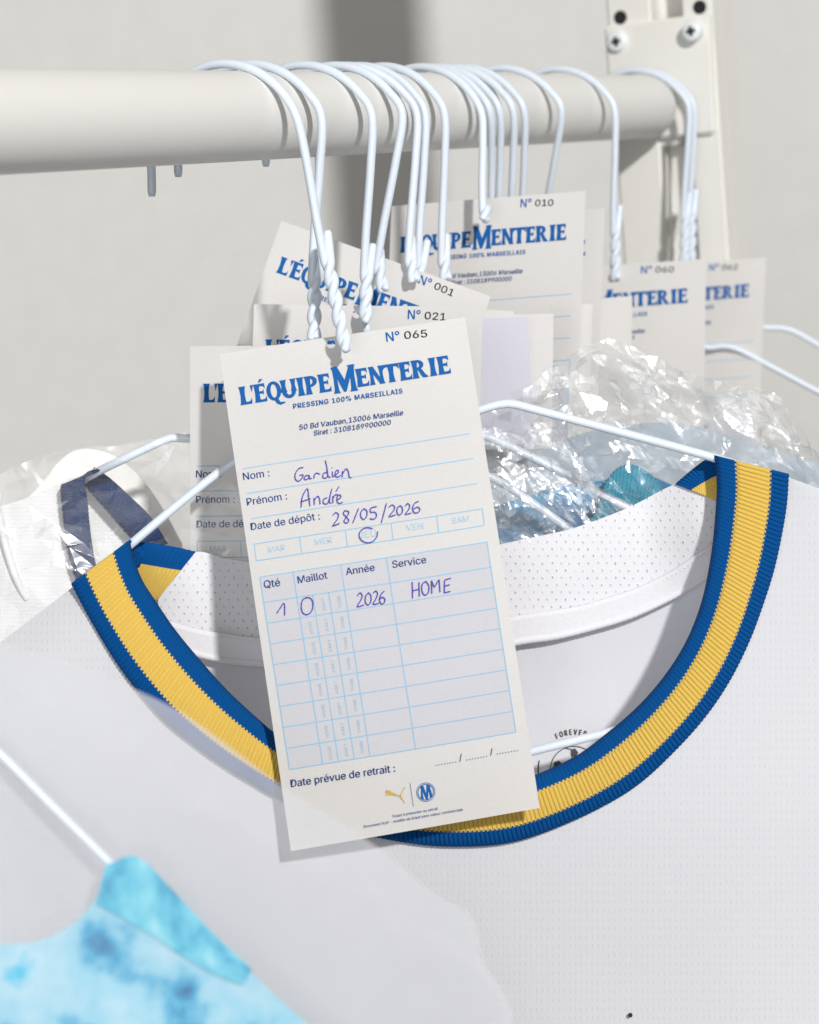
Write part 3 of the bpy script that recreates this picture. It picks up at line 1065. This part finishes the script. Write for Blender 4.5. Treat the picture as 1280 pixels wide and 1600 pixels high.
hanger(512, (492, 436), (491, 530), 'second wire hanger from the front, its bent shoulder entering the navy collar', 40, tip=0.011, arms=[
    ('shoulder_wire', [(491, 530, 1.0), (470, 600, 1.02), (400, 650, 1.03), (330, 680, 1.035), (290, 685, 1.036), (268, 684, 1.036), (240, 695, 1.036), (190, 719, 1.036), (155, 736, 1.041), (120, 755, 1.050), (60, 790, 1.054), (0, 820, 1.056)]),
    ('shoulder_wire', [(491, 530, 1.0), (520, 600, 1.02), (600, 660, 1.035), (720, 672, 1.04), (760, 682, 1.045), (800, 699, 1.045), (890, 745, 1.045), (985, 796, 1.045), (1060, 838, 1.045)])], turns=1.8)
hanger(590, (573, 430), (571, 505), 'wire hanger whose thick twist hangs in front of ticket 021', 50, turns=1.6, arms=[
    ('shoulder_wire', [(571, 505, 1.03), (600, 640, 1.05), (700, 715, 1.05), (766, 745, 1.05), (800, 764, 1.05), (890, 827, 1.05), (960, 875, 1.05)])])
hanger(637, (592, 418), (600, 455), 'wire hanger slanting down to the hole of ticket 001', 30, turns=0.9, tip=0.009)
hanger(652, (642, 408), (648, 440), 'shadowed blue grey wire hanger behind the slanting one', 42, turns=0.9, yaw=0.25)
hanger(672, (657, 415), (655, 445), 'wire hanger just right of the shadowed blue grey one', 42, turns=0.9)
hanger(706, (694, 408), (697, 437), 'wire hanger ending over the printed heading of ticket 010', 45, turns=1.0, yaw=-0.1, tip=0.013)
hanger(763, (758, 325), (757, 345), 'wire hanger threaded through the hole of ticket 010', 0, turns=0.35, yaw=-0.1, dd=-0.014)
hanger(772, (772, 400), (772, 480), 'wire hanger pressed against the one threaded through ticket 010', 30, dd=0.03)
hanger(787, (781, 400), (781, 480), 'third wire hanger of the tight bunch behind ticket 010', 30, dd=0.03)
hanger(808, (800, 400), (800, 480), 'wire hanger standing alone right of the tight bunch', 30, dd=0.03)
hanger(825, (818, 400), (818, 480), 'wire hanger left of the bowed hanger, dropping behind ticket 010', 30, dd=0.03)
hanger(883, (846, 390), (840, 470), 'bowed wire hanger leaning left behind ticket 010', 30, dd=0.03)
hanger(965, (962, 362), (962, 437), 'wire hanger with its twist beside the left edge of ticket 060', 42, turns=2.0)
hanger(1080, (1071, 340), (1069, 410), 'left of two wire hangers touching at the rack upright', 40, turns=1.8, arms=[
    ('shoulder_wire', [(1069, 410, 1.39), (1065, 480, 1.39), (1085, 530, 1.392), (1103, 543, 1.392), (1130, 541, 1.392), (1150, 545, 1.392), (1175, 557, 1.392), (1290, 618, 1.392), (1400, 670, 1.392)])])
hanger(1088, (1081, 335), (1080, 408), 'farthest wire hanger, right of its twin at the upright', 40, turns=1.8, arms=[
    ('shoulder_wire', [(1080, 408, 1.41), (1100, 470, 1.45), (1150, 505, 1.46), (1195, 512, 1.46), (1222, 513, 1.46), (1245, 520, 1.46), (1290, 545, 1.46), (1400, 600, 1.46)])])

# ------------------------------------------------------------------ cloth sheets
MM = 0.2534
def sheet(name, top, bottom, depth, mats, parent, nc=60, nr=40, wrinkle=0.0, wscale=0.01, seed=0, thick=0.0, drift=None, midf=None, power=1.0):
    """cloth hanging from the polyline 'top' down to the polyline (or level) 'bottom'; depth(px,py) in metres"""
    T = interp(top, nc)
    Bm = interp(bottom, nc) if isinstance(bottom, list) else [Vector((p.x, bottom)) for p in T]
    V, U = [], []
    for j in range(nr):
        t = (j / (nr - 1)) ** power
        for i in range(nc):
            p = T[i].lerp(Bm[i], t)
            d = depth(p.x, p.y)
            if wrinkle:
                d += wrinkle * pnoise((p.x * wscale, p.y * wscale * 0.8, seed)) + wrinkle * 0.4 * pnoise((p.x * wscale * 2.7, p.y * wscale * 2.3, seed + 9))
            V.append(W(p.x, p.y, d))
            U.append((p.x * MM, -p.y * MM))
    o = link(name, mesh(name, V, grid_faces(nc, nr), U), mats, parent)
    if thick: solid(o, thick, -1)
    return o

def d_front(x, y):
    """how far the front of the white jersey hangs from the lens"""
    d = 0.990 - 0.026 * smooth((y - 740) / 560.0)
    d += 0.003 * smooth((150 - x) / 300.0) + 0.006 * smooth((x - 1150) / 250.0)
    d += 0.0030 * pnoise((x * 0.0035 + y * 0.0016, y * 0.0012, 6.0)) * smooth((y - 1000) / 400) + 0.0022 * math.sin(x * 0.0085 + y * 0.002) * smooth((y - 1150) / 300) + 0.0012 * math.sin(x * 0.02 - y * 0.004 + 1) * smooth((y - 1250) / 300)
    return d

INNER = [(203, 843), (209, 870), (222, 905), (244, 940), (275, 985), (312, 1030), (355, 1078), (400, 1120), (436, 1149), (505, 1187), (580, 1213), (660, 1226), (740, 1226),
         (800, 1219), (845, 1207), (900, 1181), (945, 1148), (992, 1108), (1031, 1065), (1062, 1020), (1084, 975), (1100, 925), (1112, 860), (1118, 800), (1120, 755), (1116, 711)]
OUTER = [(112, 911), (131, 948), (156, 992), (186, 1040), (222, 1087), (258, 1127), (298, 1160), (342, 1192), (390, 1222), (465, 1264), (560, 1300), (650, 1318), (722, 1322),
         (790, 1317), (850, 1300), (930, 1265), (997, 1225), (1055, 1172), (1103, 1118), (1140, 1063), (1169, 1005), (1190, 950), (1209, 890), (1222, 830), (1229, 785), (1232, 740)]

jersey = thing('football_jersey', W(640, 720, 0.995), 'white jersey with blue and yellow striped ribbed collar behind ticket 065', 'jersey')

# front panel: fans out from under the collar to the shoulders and far below the frame
nt_, ns_ = 220, 70
oc = interp(OUTER, nt_)
bd = interp([(-190, 1150), (-190, 1320), (-190, 2400)], 60) + interp([(-190, 2400), (1460, 2400)], 102)[1:-1] + interp([(1460, 2400), (1460, 1200), (1460, 830)], 60)
V, U = [], []
for j in range(ns_):
    s = (j / (ns_ - 1)) ** 1.15
    for i in range(nt_):
        a = oc[i]
        cin = Vector(interp(INNER, nt_)[i]) if False else None
        q = a + (Vector((640, 900)) - a).normalized() * 10
        p = q.lerp(bd[i], s)
        # the shoulder seams bow slightly
        d = d_front(p.x, p.y) + 0.0012
        edge = min(i, nt_ - 1 - i)
        if edge < 8:
            d += 0.004 * (1 - edge / 8.0) ** 2
        d += 0.0016 * pnoise((p.x * 0.006, p.y * 0.004, 3.0)) * smooth(s * 6)
        V.append(W(p.x, p.y, d)); U.append((p.x * MM, -p.y * MM))
fp = link('front_panel', mesh('front_panel', V, grid_faces(nt_, ns_), U), M['jersey_white'], jersey)

# ribbed collar
NR_, PER = 226, 8
nl, nx = NR_ * PER + 1, 41
ic, oc2 = interp(INNER, nl), interp(OUTER, nl)
V, U, FA, MI = [], [], [], []
s_along = 0.0
ext = 14
seq = []
for e in range(ext, 0, -1):       # the band goes on over the shoulder to the back at both ends
    k = e / ext
    seq.append((ic[0] + Vector((34, 26)) * k * k + Vector((0, 0)), oc2[0] + Vector((30, 22)) * k * k + Vector((0, 0)), 0.024 * k, -e * 0.5))
for i in range(nl):
    seq.append((ic[i], oc2[i], 0.0, i))
for e in range(1, ext + 1):
    k = e / ext
    seq.append((ic[-1] + Vector((-22, 34)) * k * k + Vector((0, 0)), oc2[-1] + Vector((-14, 26)) * k * k + Vector((0, 0)), 0.024 * k, nl - 1 + e * 0.5))
for n_, (a, b, dd, idx) in enumerate(seq):
    ph = idx / PER
    tri = abs(math.sin(math.pi * ph))
    rib = 1 - (1 - tri) ** 4.5
    mid = (a + b) * 0.5
    for x in range(nx):
        f = x / (nx - 1)
        p = a.lerp(b, f)
        prof = 0.0034 * math.sin(math.pi * min(1, (f + 0.03) * 0.97)) ** 0.55
        amp = 0.0014 if f > 0.30 else 0.0006
        if f > 0.97: amp *= 0.7
        # the outer edge is cut by the ribs
        if x == nx - 1:
            p = p + (b - a).normalized() * (rib * 1.4)
        roll = 0.0030 * max(0, 1 - f / 0.08) ** 2
        d = d_front(p.x, p.y) - 0.0004 - prof - amp * rib + roll + dd
        V.append(W(p.x, p.y, d))
        U.append((f * 29, ph * 1.75))
nseq = len(seq)
for j in range(nseq - 1):
    for x in range(nx - 1):
        FA.append((j * nx + x, j * nx + x + 1, (j + 1) * nx + x + 1, (j + 1) * nx + x))
        f = (x + 0.5) / (nx - 1)
        tooth = 0.012 if (seq[j][3] % PER) in (2, 3, 4, 5) else -0.012
        MI.append(0 if f < 0.292 + tooth or f > 0.765 - tooth else 1)
collar = link('collar', mesh('collar', V, FA, U, MI), [M['rib_blue'], M['rib_yellow']], jersey)
solid(collar, 0.0012, -1)
collar['label'] = 'ribbed collar striped blue, yellow and blue'

# inside of the back
def d_back(x, y):
    d = 1.014 + 0.010 * smooth((y - 800) / 300.0)
    d -= 0.012 * smooth((330 - x) / 130.0) * smooth((1000 - y) / 150) + 0.012 * smooth((x - 1000) / 120.0) * smooth((960 - y) / 150)
    return d
NECK = [(200, 842), (250, 853), (305, 864), (350, 872), (400, 880), (500, 890), (600, 888), (700, 872), (785, 850), (850, 836), (900, 824), (980, 794), (1058, 756), (1116, 706)]
def back_cloth(x, y):
    d = d_back(x, y) + 0.0028
    return d + 0.0012 * pnoise((x * 0.006, y * 0.006 * 0.8, 5)) + 0.00048 * pnoise((x * 0.006 * 2.7, y * 0.006 * 2.3, 14))
BACK_TOP = [(-190, 1150), (0, 1008), (113, 918), (203, 862)] + [(x, y + 9) for x, y in NECK[1:-1]] + [(1116, 726), (1232, 746), (1460, 838)]
sheet('back_panel', BACK_TOP, 2400, lambda x, y: d_back(x, y) + 0.0028, M['jersey_inner'], jersey, 160, 60, 0.0012, 0.006, 5)
PIPE1 = [(246, 968), (300, 984), (350, 993), (405, 1000), (500, 1010), (620, 1008), (720, 990), (805, 966), (900, 951), (950, 937), (1000, 920), (1050, 895), (1085, 872), (1116, 852)]
PIPE2 = [(262, 1006), (310, 1022), (360, 1032), (410, 1037), (500, 1046), (620, 1045), (720, 1027), (805, 1004), (870, 994), (930, 979), (990, 960), (1050, 932), (1090, 908), (1118, 890)]
LINE_TOP = [(247, 937), (275, 900), (305, 863)] + NECK[3:-1] + [(1090, 768), (1124, 782)]
LINE_BOT = [(250, 968), (275, 978), (305, 986)] + PIPE1[2:-1] + [(1124, 850)]
LINE_BOT = [(250, 972), (280, 980), (305, 987), (350, 995), (400, 1001), (500, 1012), (600, 1010), (700, 995), (785, 972), (850, 961), (900, 953), (980, 928), (1058, 892), (1090, 872), (1124, 850)]
lining = sheet('mesh_lining', LINE_TOP, LINE_BOT, lambda x, y: d_back(x, y) - 0.001, M['jersey_mesh'], jersey, 150, 26, 0.0006, 0.008, 2)
tape = sheet('neck_tape', PIPE1, PIPE2, lambda x, y: d_back(x, y) - 0.0026, M['tape'], jersey, 150, 12)
solid(tape, 0.0012, -1)
def tube_px(path, depth, r, seg=8, n=140, bump=0.0):
    pp = interp(path, n)
    return tube_mesh([[W(p.x, p.y, depth(p.x, p.y)) + CU * (bump * math.sin(i * 2.2)) for i, p in enumerate(pp)]], r, seg)
for path, rr, off in ((PIPE1, 0.0009, 0.0028), (PIPE2, 0.0015, 0.0032)):
    v, f = tube_px(path, lambda x, y: d_back(x, y) - off, rr, 8, 300, 0.00012)
    link('piping', mesh('piping', v, f), M['tape'], tape)
# stitches along the tape
vv, ff = [], []
for path, o_ in ((PIPE1, 5.0), (PIPE2, -5.5)):
    pp = interp(path, 240)
    for i in range(0, 238, 2):
        a, b = pp[i], pp[i + 1]
        v, f = tube_mesh([[W(p.x, p.y + o_, d_back(p.x, p.y) - 0.0034) for p in (a, a.lerp(b, .5), b)]], 0.00026, 5)
        base = len(vv); vv += v; ff += [tuple(base + k for k in q) for q in f]
link('stitching', mesh('stitching', vv, ff), M['tape'], tape)

# the striped band where it comes round to the back on either side
def back_band(top, bot, n1=60, n2=14):
    T, Bm = interp(top, n1), interp(bot, n1)
    V, U, FA, MI = [], [], [], []
    for i in range(n1):
        for j in range(n2):
            f = j / (n2 - 1)
            p = T[i].lerp(Bm[i], f)
            rib = 1 - (1 - abs(math.sin(math.pi * i / 5.0))) ** 2
            V.append(W(p.x, p.y, d_back(p.x, p.y) - 0.0005 - 0.0004 * rib))
            U.append((f * 20, i * 0.35))
    for i in range(n1 - 1):
        for j in range(n2 - 1):
            FA.append((i * n2 + j, i * n2 + j + 1, (i + 1) * n2 + j + 1, (i + 1) * n2 + j))
            MI.append(0 if (j + .5) / (n2 - 1) < 0.38 else 1)
    o = link('collar_back', mesh('collar_back', V, FA, U, MI), [M['rib_blue'], M['rib_yellow']], jersey)
    solid(o, 0.001, -1)
back_band([(207, 847), (230, 848), (270, 854), (306, 862)], [(200, 930), (215, 936), (232, 939), (246, 938)])
back_band([(1114, 712), (1100, 720), (1080, 736), (1057, 756)], [(1140, 790), (1134, 786), (1128, 783), (1122, 780)])

# transfer print inside the neck
emb = Ink()
EC = Vector((897, 1203))
def pol(r, deg): return (EC.x + r * math.cos(math.radians(deg)), EC.y - r * math.sin(math.radians(deg)))
word = 'FOREVER.'
for i, ch in enumerate(word):
    a0 = 117 - i * 7.3
    if ch == '.': a0 -= -1
    if ch == '.':
        emb.poly([pol(55, a0 + 1.2), pol(58, a0 + 1.2), pol(58, a0 - 1.2), pol(55, a0 - 1.2)])
    else:
        half = math.degrees(text_polys(ch)[2] * 18.0 * 0.60 / 2 / 57)
        emb.text(ch, pol(55, a0 + half), pol(55, a0 - half), 0, 1.6, bold=0.05)
for a0, a1 in ((131, 142), (40, 50), (165, 215)):
    emb.stroke([pol(56, a0 + (a1 - a0) * k / 6) for k in range(7)], 2.0, 0, 14)
emb.stroke([pol(37, a) for a in range(0, 361, 12)], 1.4, 0, 80)
for a in (18, 90, 162, 234, 306):
    emb.poly([pol(22, a + 12), pol(31, a + 9), pol(34, a - 2), pol(28, a - 14), pol(20, a - 8)])
    emb.stroke([pol(26, a), pol(12, a + 36)], 1.4, 0, 5)
    emb.stroke([pol(31, a), pol(37, a + 22)], 1.4, 0, 5)
emb.poly([pol(9, a) for a in range(0, 360, 72)])
emb.build('printed_emblem', lambda x, y, l: W(x, y, back_cloth(x, y) - 0.0001 - l), [M['ink_grey']], jersey)
# a dark fleck on the cloth, low on the right
fc = W(985, 1586, d_front(985, 1586) - 0.0012)
v, f = disc(None, fc, -CF, 0.0009, 0.0004, 10)
link('dark_fleck', mesh('dark_fleck', v, f), M['dark'], jersey)

# ------------------------------------------------------------------ the jersey with the navy collar, left
nj = thing('football_jersey', W(120, 740, 1.04), 'white jersey with plain navy collar inside the left plastic bag', 'jersey', 'jerseys in plastic bags')
sheet('front_panel', [(-160, 822), (-60, 805), (0, 791), (50, 775), (100, 752), (122, 742)], [(-160, 1080), (-60, 1080), (0, 1060), (60, 1040), (130, 1020), (190, 1000)],
      lambda x, y: 1.046 + 0.01 * smooth((60 - x) / 200), M['jersey_back_white'], nj, 50, 50, 0.0016, 0.010, 4)
sheet('back_panel', [(128, 752), (150, 770), (180, 800), (215, 832), (262, 870)], [(128, 1000), (160, 1000), (190, 1000), (230, 1000), (280, 1000)], lambda x, y: 1.062, M['jersey_back_white'], nj, 30, 30, 0.001, 0.01, 1)
def band_mesh(name, A, B, depth, m, parent, n1=90, n2=10, per=3.0, amp=0.0005, saw=0.0, bulge=0.002, thick=0.001):
    TA, TB = interp(A, n1), interp(B, n1)
    V, U = [], []
    for i in range(n1):
        for j in range(n2):
            f = j / (n2 - 1)
            p = TA[i].lerp(TB[i], f)
            if saw and j == 0:
                p = p + (TA[i] - TB[i]).normalized() * saw * (1 if i % 2 else -0.4)
            rib = abs(math.sin(math.pi * i / per))
            V.append(W(p.x, p.y, depth(f, i / (n1 - 1)) - amp * rib - bulge * math.sin(math.pi * f)))
            U.append((f * 14, i * 0.6))
    o = link(name, mesh(name, V, grid_faces(n2, n1), U), m, parent)
    if thick: solid(o, thick, 0)
    return o
band_mesh('collar', [(104, 756), (96, 762), (99, 800), (104, 845), (113, 885), (124, 915)], [(165, 731), (134, 743), (137, 790), (142, 840), (150, 885), (160, 905)], lambda f, t: 1.040, M['rib_navy'], nj, saw=2.2)
band_mesh('collar_back', [(134, 758), (150, 777), (170, 800), (198, 832), (225, 862)], [(148, 731), (172, 748), (205, 778), (235, 808), (262, 850)], lambda f, t: 1.054, M['rib_navy'], nj, saw=2.2)
v, f = tube_px([(-6, 790), (8, 850), (22, 895), (34, 922), (44, 938)], lambda x, y: 1.0455, 0.0016, 8, 50, 0.0001)
link('sleeve_seam', mesh('sleeve_seam', v, f), M['jersey_back_white'], nj)

cj = thing('cream_garment', W(120, 703, 1.09), 'cream garment shoulder rising behind the navy collar under plastic film', 'garment', 'jerseys in plastic bags')
sheet('shoulder_panel', [(20, 800), (58, 764), (92, 722), (118, 704), (150, 703), (185, 716), (225, 752), (258, 800), (285, 850)], [(20, 960), (60, 960), (100, 960), (140, 960), (170, 960), (200, 960), (235, 960), (262, 960), (288, 960)],
      lambda x, y: 1.09, M['cream'], cj, 50, 30, 0.0015, 0.014, 8)
# ------------------------------------------------------------------ blue jerseys behind, right
tj = thing('turquoise_jersey', W(975, 725, 1.085), 'turquoise jersey with ribbed collar glimpsed behind the white lining', 'jersey', 'jerseys in plastic bags')
sheet('body_panel', [(640, 840), (740, 806), (800, 782), (870, 762), (935, 752), (1000, 740), (1060, 762), (1150, 800), (1350, 860)], 1120, lambda x, y: 1.092, M['teal'], tj, 60, 30, 0.006, 0.012, 12)
band_mesh('collar', [(938, 800), (944, 762), (962, 735), (985, 726), (1012, 738), (1034, 762), (1050, 800)], [(905, 830), (930, 830), (960, 800), (980, 792), (1000, 800), (1014, 830), (1020, 860)], lambda f, t: 1.080, M['rib_turq'], tj, 120, 12, 4.0, 0.0008)
pj = thing('pale_blue_jersey', W(1050, 650, 1.16), 'pale blue jersey shoulder under crumpled film right of the upright wire', 'jersey', 'jerseys in plastic bags')
sheet('shoulder_panel', [(640, 800), (780, 735), (850, 700), (930, 672), (1050, 660), (1150, 684), (1250, 715), (1400, 760)], 1100, lambda x, y: 1.112 + 0.05 * smooth((x - 1000) / 250), M['pale_blue'], pj, 60, 40, 0.008, 0.010, 21)

# ------------------------------------------------------------------ plastic bags
def crumple(x, y, seed, s):
    """long slanting folds with a few sharp creases"""
    u, v = x * 0.82 + y * 0.57, -x * 0.57 + y * 0.82
    wob = 30 * pnoise((x * 0.006, y * 0.006, seed + 50))
    calm = 0.15 + 1.1 * smooth(0.5 + 1.6 * pnoise((x * 0.007, y * 0.009, seed + 80)))
    r = 0.0
    for k, (fr, am) in enumerate(((0.008, 0.8), (0.020, 0.48), (0.045, 0.20))):
        q = pnoise((u * fr * s * 0.40, (v + wob) * fr * s, seed + k * 3.1))
        r += am * (calm if k else 1.0) * (1 - abs(q) * 2.6)
    return r

def bag_sheet(name, top, bottom, depth, m, parent, amp, seed, s=1.0, nc=120, nr=90):
    T = interp(top, nc)
    Bm = interp(bottom, nc) if isinstance(bottom, list) else [Vector((p.x, bottom)) for p in T]
    V = []
    for j in range(nr):
        t = j / (nr - 1)
        for i in range(nc):
            p = T[i].lerp(Bm[i], t)
            V.append(W(p.x, p.y, depth(p.x, p.y) - amp * crumple(p.x, p.y, seed, s)))
    return link(name, mesh(name, V, grid_faces(nc, nr)), m, parent)

def crinkled_sheet(name, top, bottom, depth, m, parent, amp, seed, nu, nv, fold):
    """thin stiff film: sharp creases between small flat facets that run along the pull of the hanger"""
    rnd = random.Random(seed)
    T = interp(top, nu)
    V, P = [], []
    for j in range(nv):
        t = j / (nv - 1)
        for i in range(nu):
            p = Vector((T[i].x, T[i].y + (bottom - T[i].y) * t))
            if 0 < i < nu - 1 and j:
                # slide the vertices along the slanting fold direction so the facets become slivers
                k = rnd.uniform(-1, 1)
                p = p + Vector((0.80, 0.60)) * (k * 16) + Vector((rnd.uniform(-5, 5), rnd.uniform(-5, 5)))
            elif j == 0:
                p = p + Vector((0, rnd.uniform(-5, 4)))
            calm = 0.15 + 1.1 * smooth(0.45 + 1.8 * pnoise((p.x * 0.008, p.y * 0.010, seed + 7)))
            d = depth(p.x, p.y) - fold * crumple(p.x, p.y, seed, 0.7) + amp * calm * rnd.uniform(-1, 1)
            V.append(W(p.x, p.y, d))
    FA = []
    for j in range(nv - 1):
        for i in range(nu - 1):
            a, b, c, d = j * nu + i, j * nu + i + 1, (j + 1) * nu + i + 1, (j + 1) * nu + i
            FA += [(a, b, c), (a, c, d)] if rnd.random() < 0.7 else [(a, b, d), (b, c, d)]
    o = link(name, mesh(name, V, FA), m, parent, False)
    ss = o.modifiers.new('soften', 'BEVEL')
    ss.width = 0.0006
    ss.segments = 2
    ss.limit_method = 'ANGLE'
    ss.angle_limit = math.radians(8)
    return o

rb = thing('plastic_bag', W(960, 540, 1.065), 'crumpled clear plastic bag with bright glints over the turquoise jersey', 'plastic bag', 'clear plastic garment bags')
crinkled_sheet('front_film', [(690, 660), (760, 632), (820, 606), (868, 574), (905, 546), (945, 530), (985, 545), (1040, 564), (1085, 588), (1140, 602), (1200, 614), (1232, 640), (1262, 690), (1300, 728), (1420, 790)],
          1080, lambda x, y: 1.066, M['film_crinkled'], rb, 0.0011, 5, 62, 40, 0.0050)
bag_sheet('back_film', [(690, 690), (780, 650), (880, 590), (940, 552), (1000, 570), (1080, 600), (1150, 640), (1220, 670), (1300, 720), (1420, 770)],
          1080, lambda x, y: 1.205, M['film_crisp'], rb, 0.008, 15.0)
mb = thing('plastic_bag', W(830, 690, 1.055), 'tight inner plastic film wrapped round the bent hanger wires', 'plastic bag', 'clear plastic garment bags')
crinkled_sheet('front_film', [(700, 690), (760, 668), (830, 672), (890, 700), (930, 760), (985, 790), (1010, 800)], 1060, lambda x, y: 1.038, M['film_crinkled'], mb, 0.0009, 33, 30, 30, 0.0038)
lb = thing('plastic_bag', W(130, 700, 1.02), 'smooth clear plastic bag over the navy collared jersey', 'plastic bag', 'clear plastic garment bags')
crinkled_sheet('front_film', [(-190, 790), (-60, 760), (0, 742), (60, 716), (110, 702), (170, 700), (240, 688), (300, 676), (360, 690), (420, 700)],
          1010, lambda x, y: 1.024, M['film_soft'], lb, 0.0005, 44, 24, 14, 0.0030)
bag_sheet('back_film', [(-190, 780), (-60, 755), (0, 740), (60, 714), (110, 702), (170, 698), (240, 688), (300, 676), (360, 690), (420, 700)], 1010, lambda x, y: 1.135, M['film_soft'], lb, 0.003, 51.0, 0.6)

# ------------------------------------------------------------------ nearest bagged jersey, lower left, out of focus
dj = thing('tie_dyed_jersey', W(200, 1340, 0.746), 'blurred turquoise tie dyed jersey in the nearest bag at the lower edge', 'jersey', 'jerseys in plastic bags')
sheet('body_panel', [(-380, 1540), (-40, 1482), (60, 1470), (120, 1440), (160, 1400), (230, 1410), (300, 1445), (350, 1482), (395, 1522), (440, 1564), (500, 1618), (590, 1710)],
      [(-380, 2400), (0, 2400), (60, 2400), (120, 2400), (180, 2400), (240, 2400), (300, 2400), (370, 2400), (420, 2400), (470, 2400), (520, 2400), (600, 2400)], lambda x, y: 0.6932, M['tie_dye'], dj, 80, 50, 0.0002, 0.01, 31)
band_mesh('collar', [(150, 1412), (190, 1434), (235, 1460), (285, 1494), (335, 1522), (380, 1540)], [(165, 1352), (212, 1338), (258, 1378), (316, 1440), (352, 1476), (394, 1514)], lambda f, t: 0.6925, M['tie_dye_rib'], dj, 90, 12, 3.0, 0.0001, bulge=0.0002, thick=0.0)
c0 = rail_at(-150)
hb = thing('wire_hanger', c0 + ZUP * (RAIL_R + WR), 'nearest wire hanger, only its blurred shoulder visible in the milky bag', 'clothes hanger', HG)
hp = [c0 + PERP * (-0.031) - ZUP * 0.04] + [c0 + PERP * (-0.0045 + 0.026 * math.cos(math.pi * (1 - k / 8))) + ZUP * (RAIL_R + WR - 0.026 + 0.026 * math.sin(math.pi * k / 8)) for k in range(9)]
hp += [W(-170, 480, 0.74), W(-170, 760, 0.6935)]
v, f = tube_mesh([interp([tuple(p) for p in hp], 80)], WR, 12)
link('hook', mesh('hook', v, f), M['wire'], hb)
v, f = tube_mesh([interp([tuple(W(*p)) for p in [(-170, 760, .6935), (-165, 950, .696), (-130, 1060, .697), (-60, 1125, .697), (0, 1178, .697), (80, 1258, .697), (165, 1342, .6965), (230, 1410, .6975), (330, 1510, .698)]], 60)], 0.0014, 12)
link('shoulder_wire', mesh('shoulder_wire', v, f), M['wire'], hb)
fb = thing('plastic_bag', W(300, 1120, 0.745), 'milky plastic bag nearest the lens, draped over the lower left', 'plastic bag', 'clear plastic garment bags')
EDGE = [(-420, 930), (-80, 990), (0, 1006), (120, 1042), (260, 1100), (350, 1160), (440, 1228), (520, 1278), (600, 1332), (672, 1393), (738, 1434), (756, 1506), (798, 1575), (800, 1700), (810, 2400)]
FOOT = [(-420, 2400), (-100, 2400), (0, 2400), (80, 2400), (180, 2400), (260, 2400), (340, 2400), (420, 2400), (500, 2400), (580, 2400), (640, 2400), (690, 2400), (730, 2400), (770, 2400), (811, 2402)]
def d_bag(x, y):
    return smooth(max(0, y - 1000 - 0.62 * x) / 500.0)
bag_sheet('front_film', EDGE, FOOT, lambda x, y: 0.70 - 0.05 * d_bag(x, y), M['film_near'], fb, 0.0012, 61.0, 0.4, 90, 60)
bag_sheet('back_film', EDGE, FOOT, lambda x, y: 0.7002 + 0.012 * d_bag(x, y), M['film_milky'], fb, 0.0004, 75.0, 0.4, 90, 60)
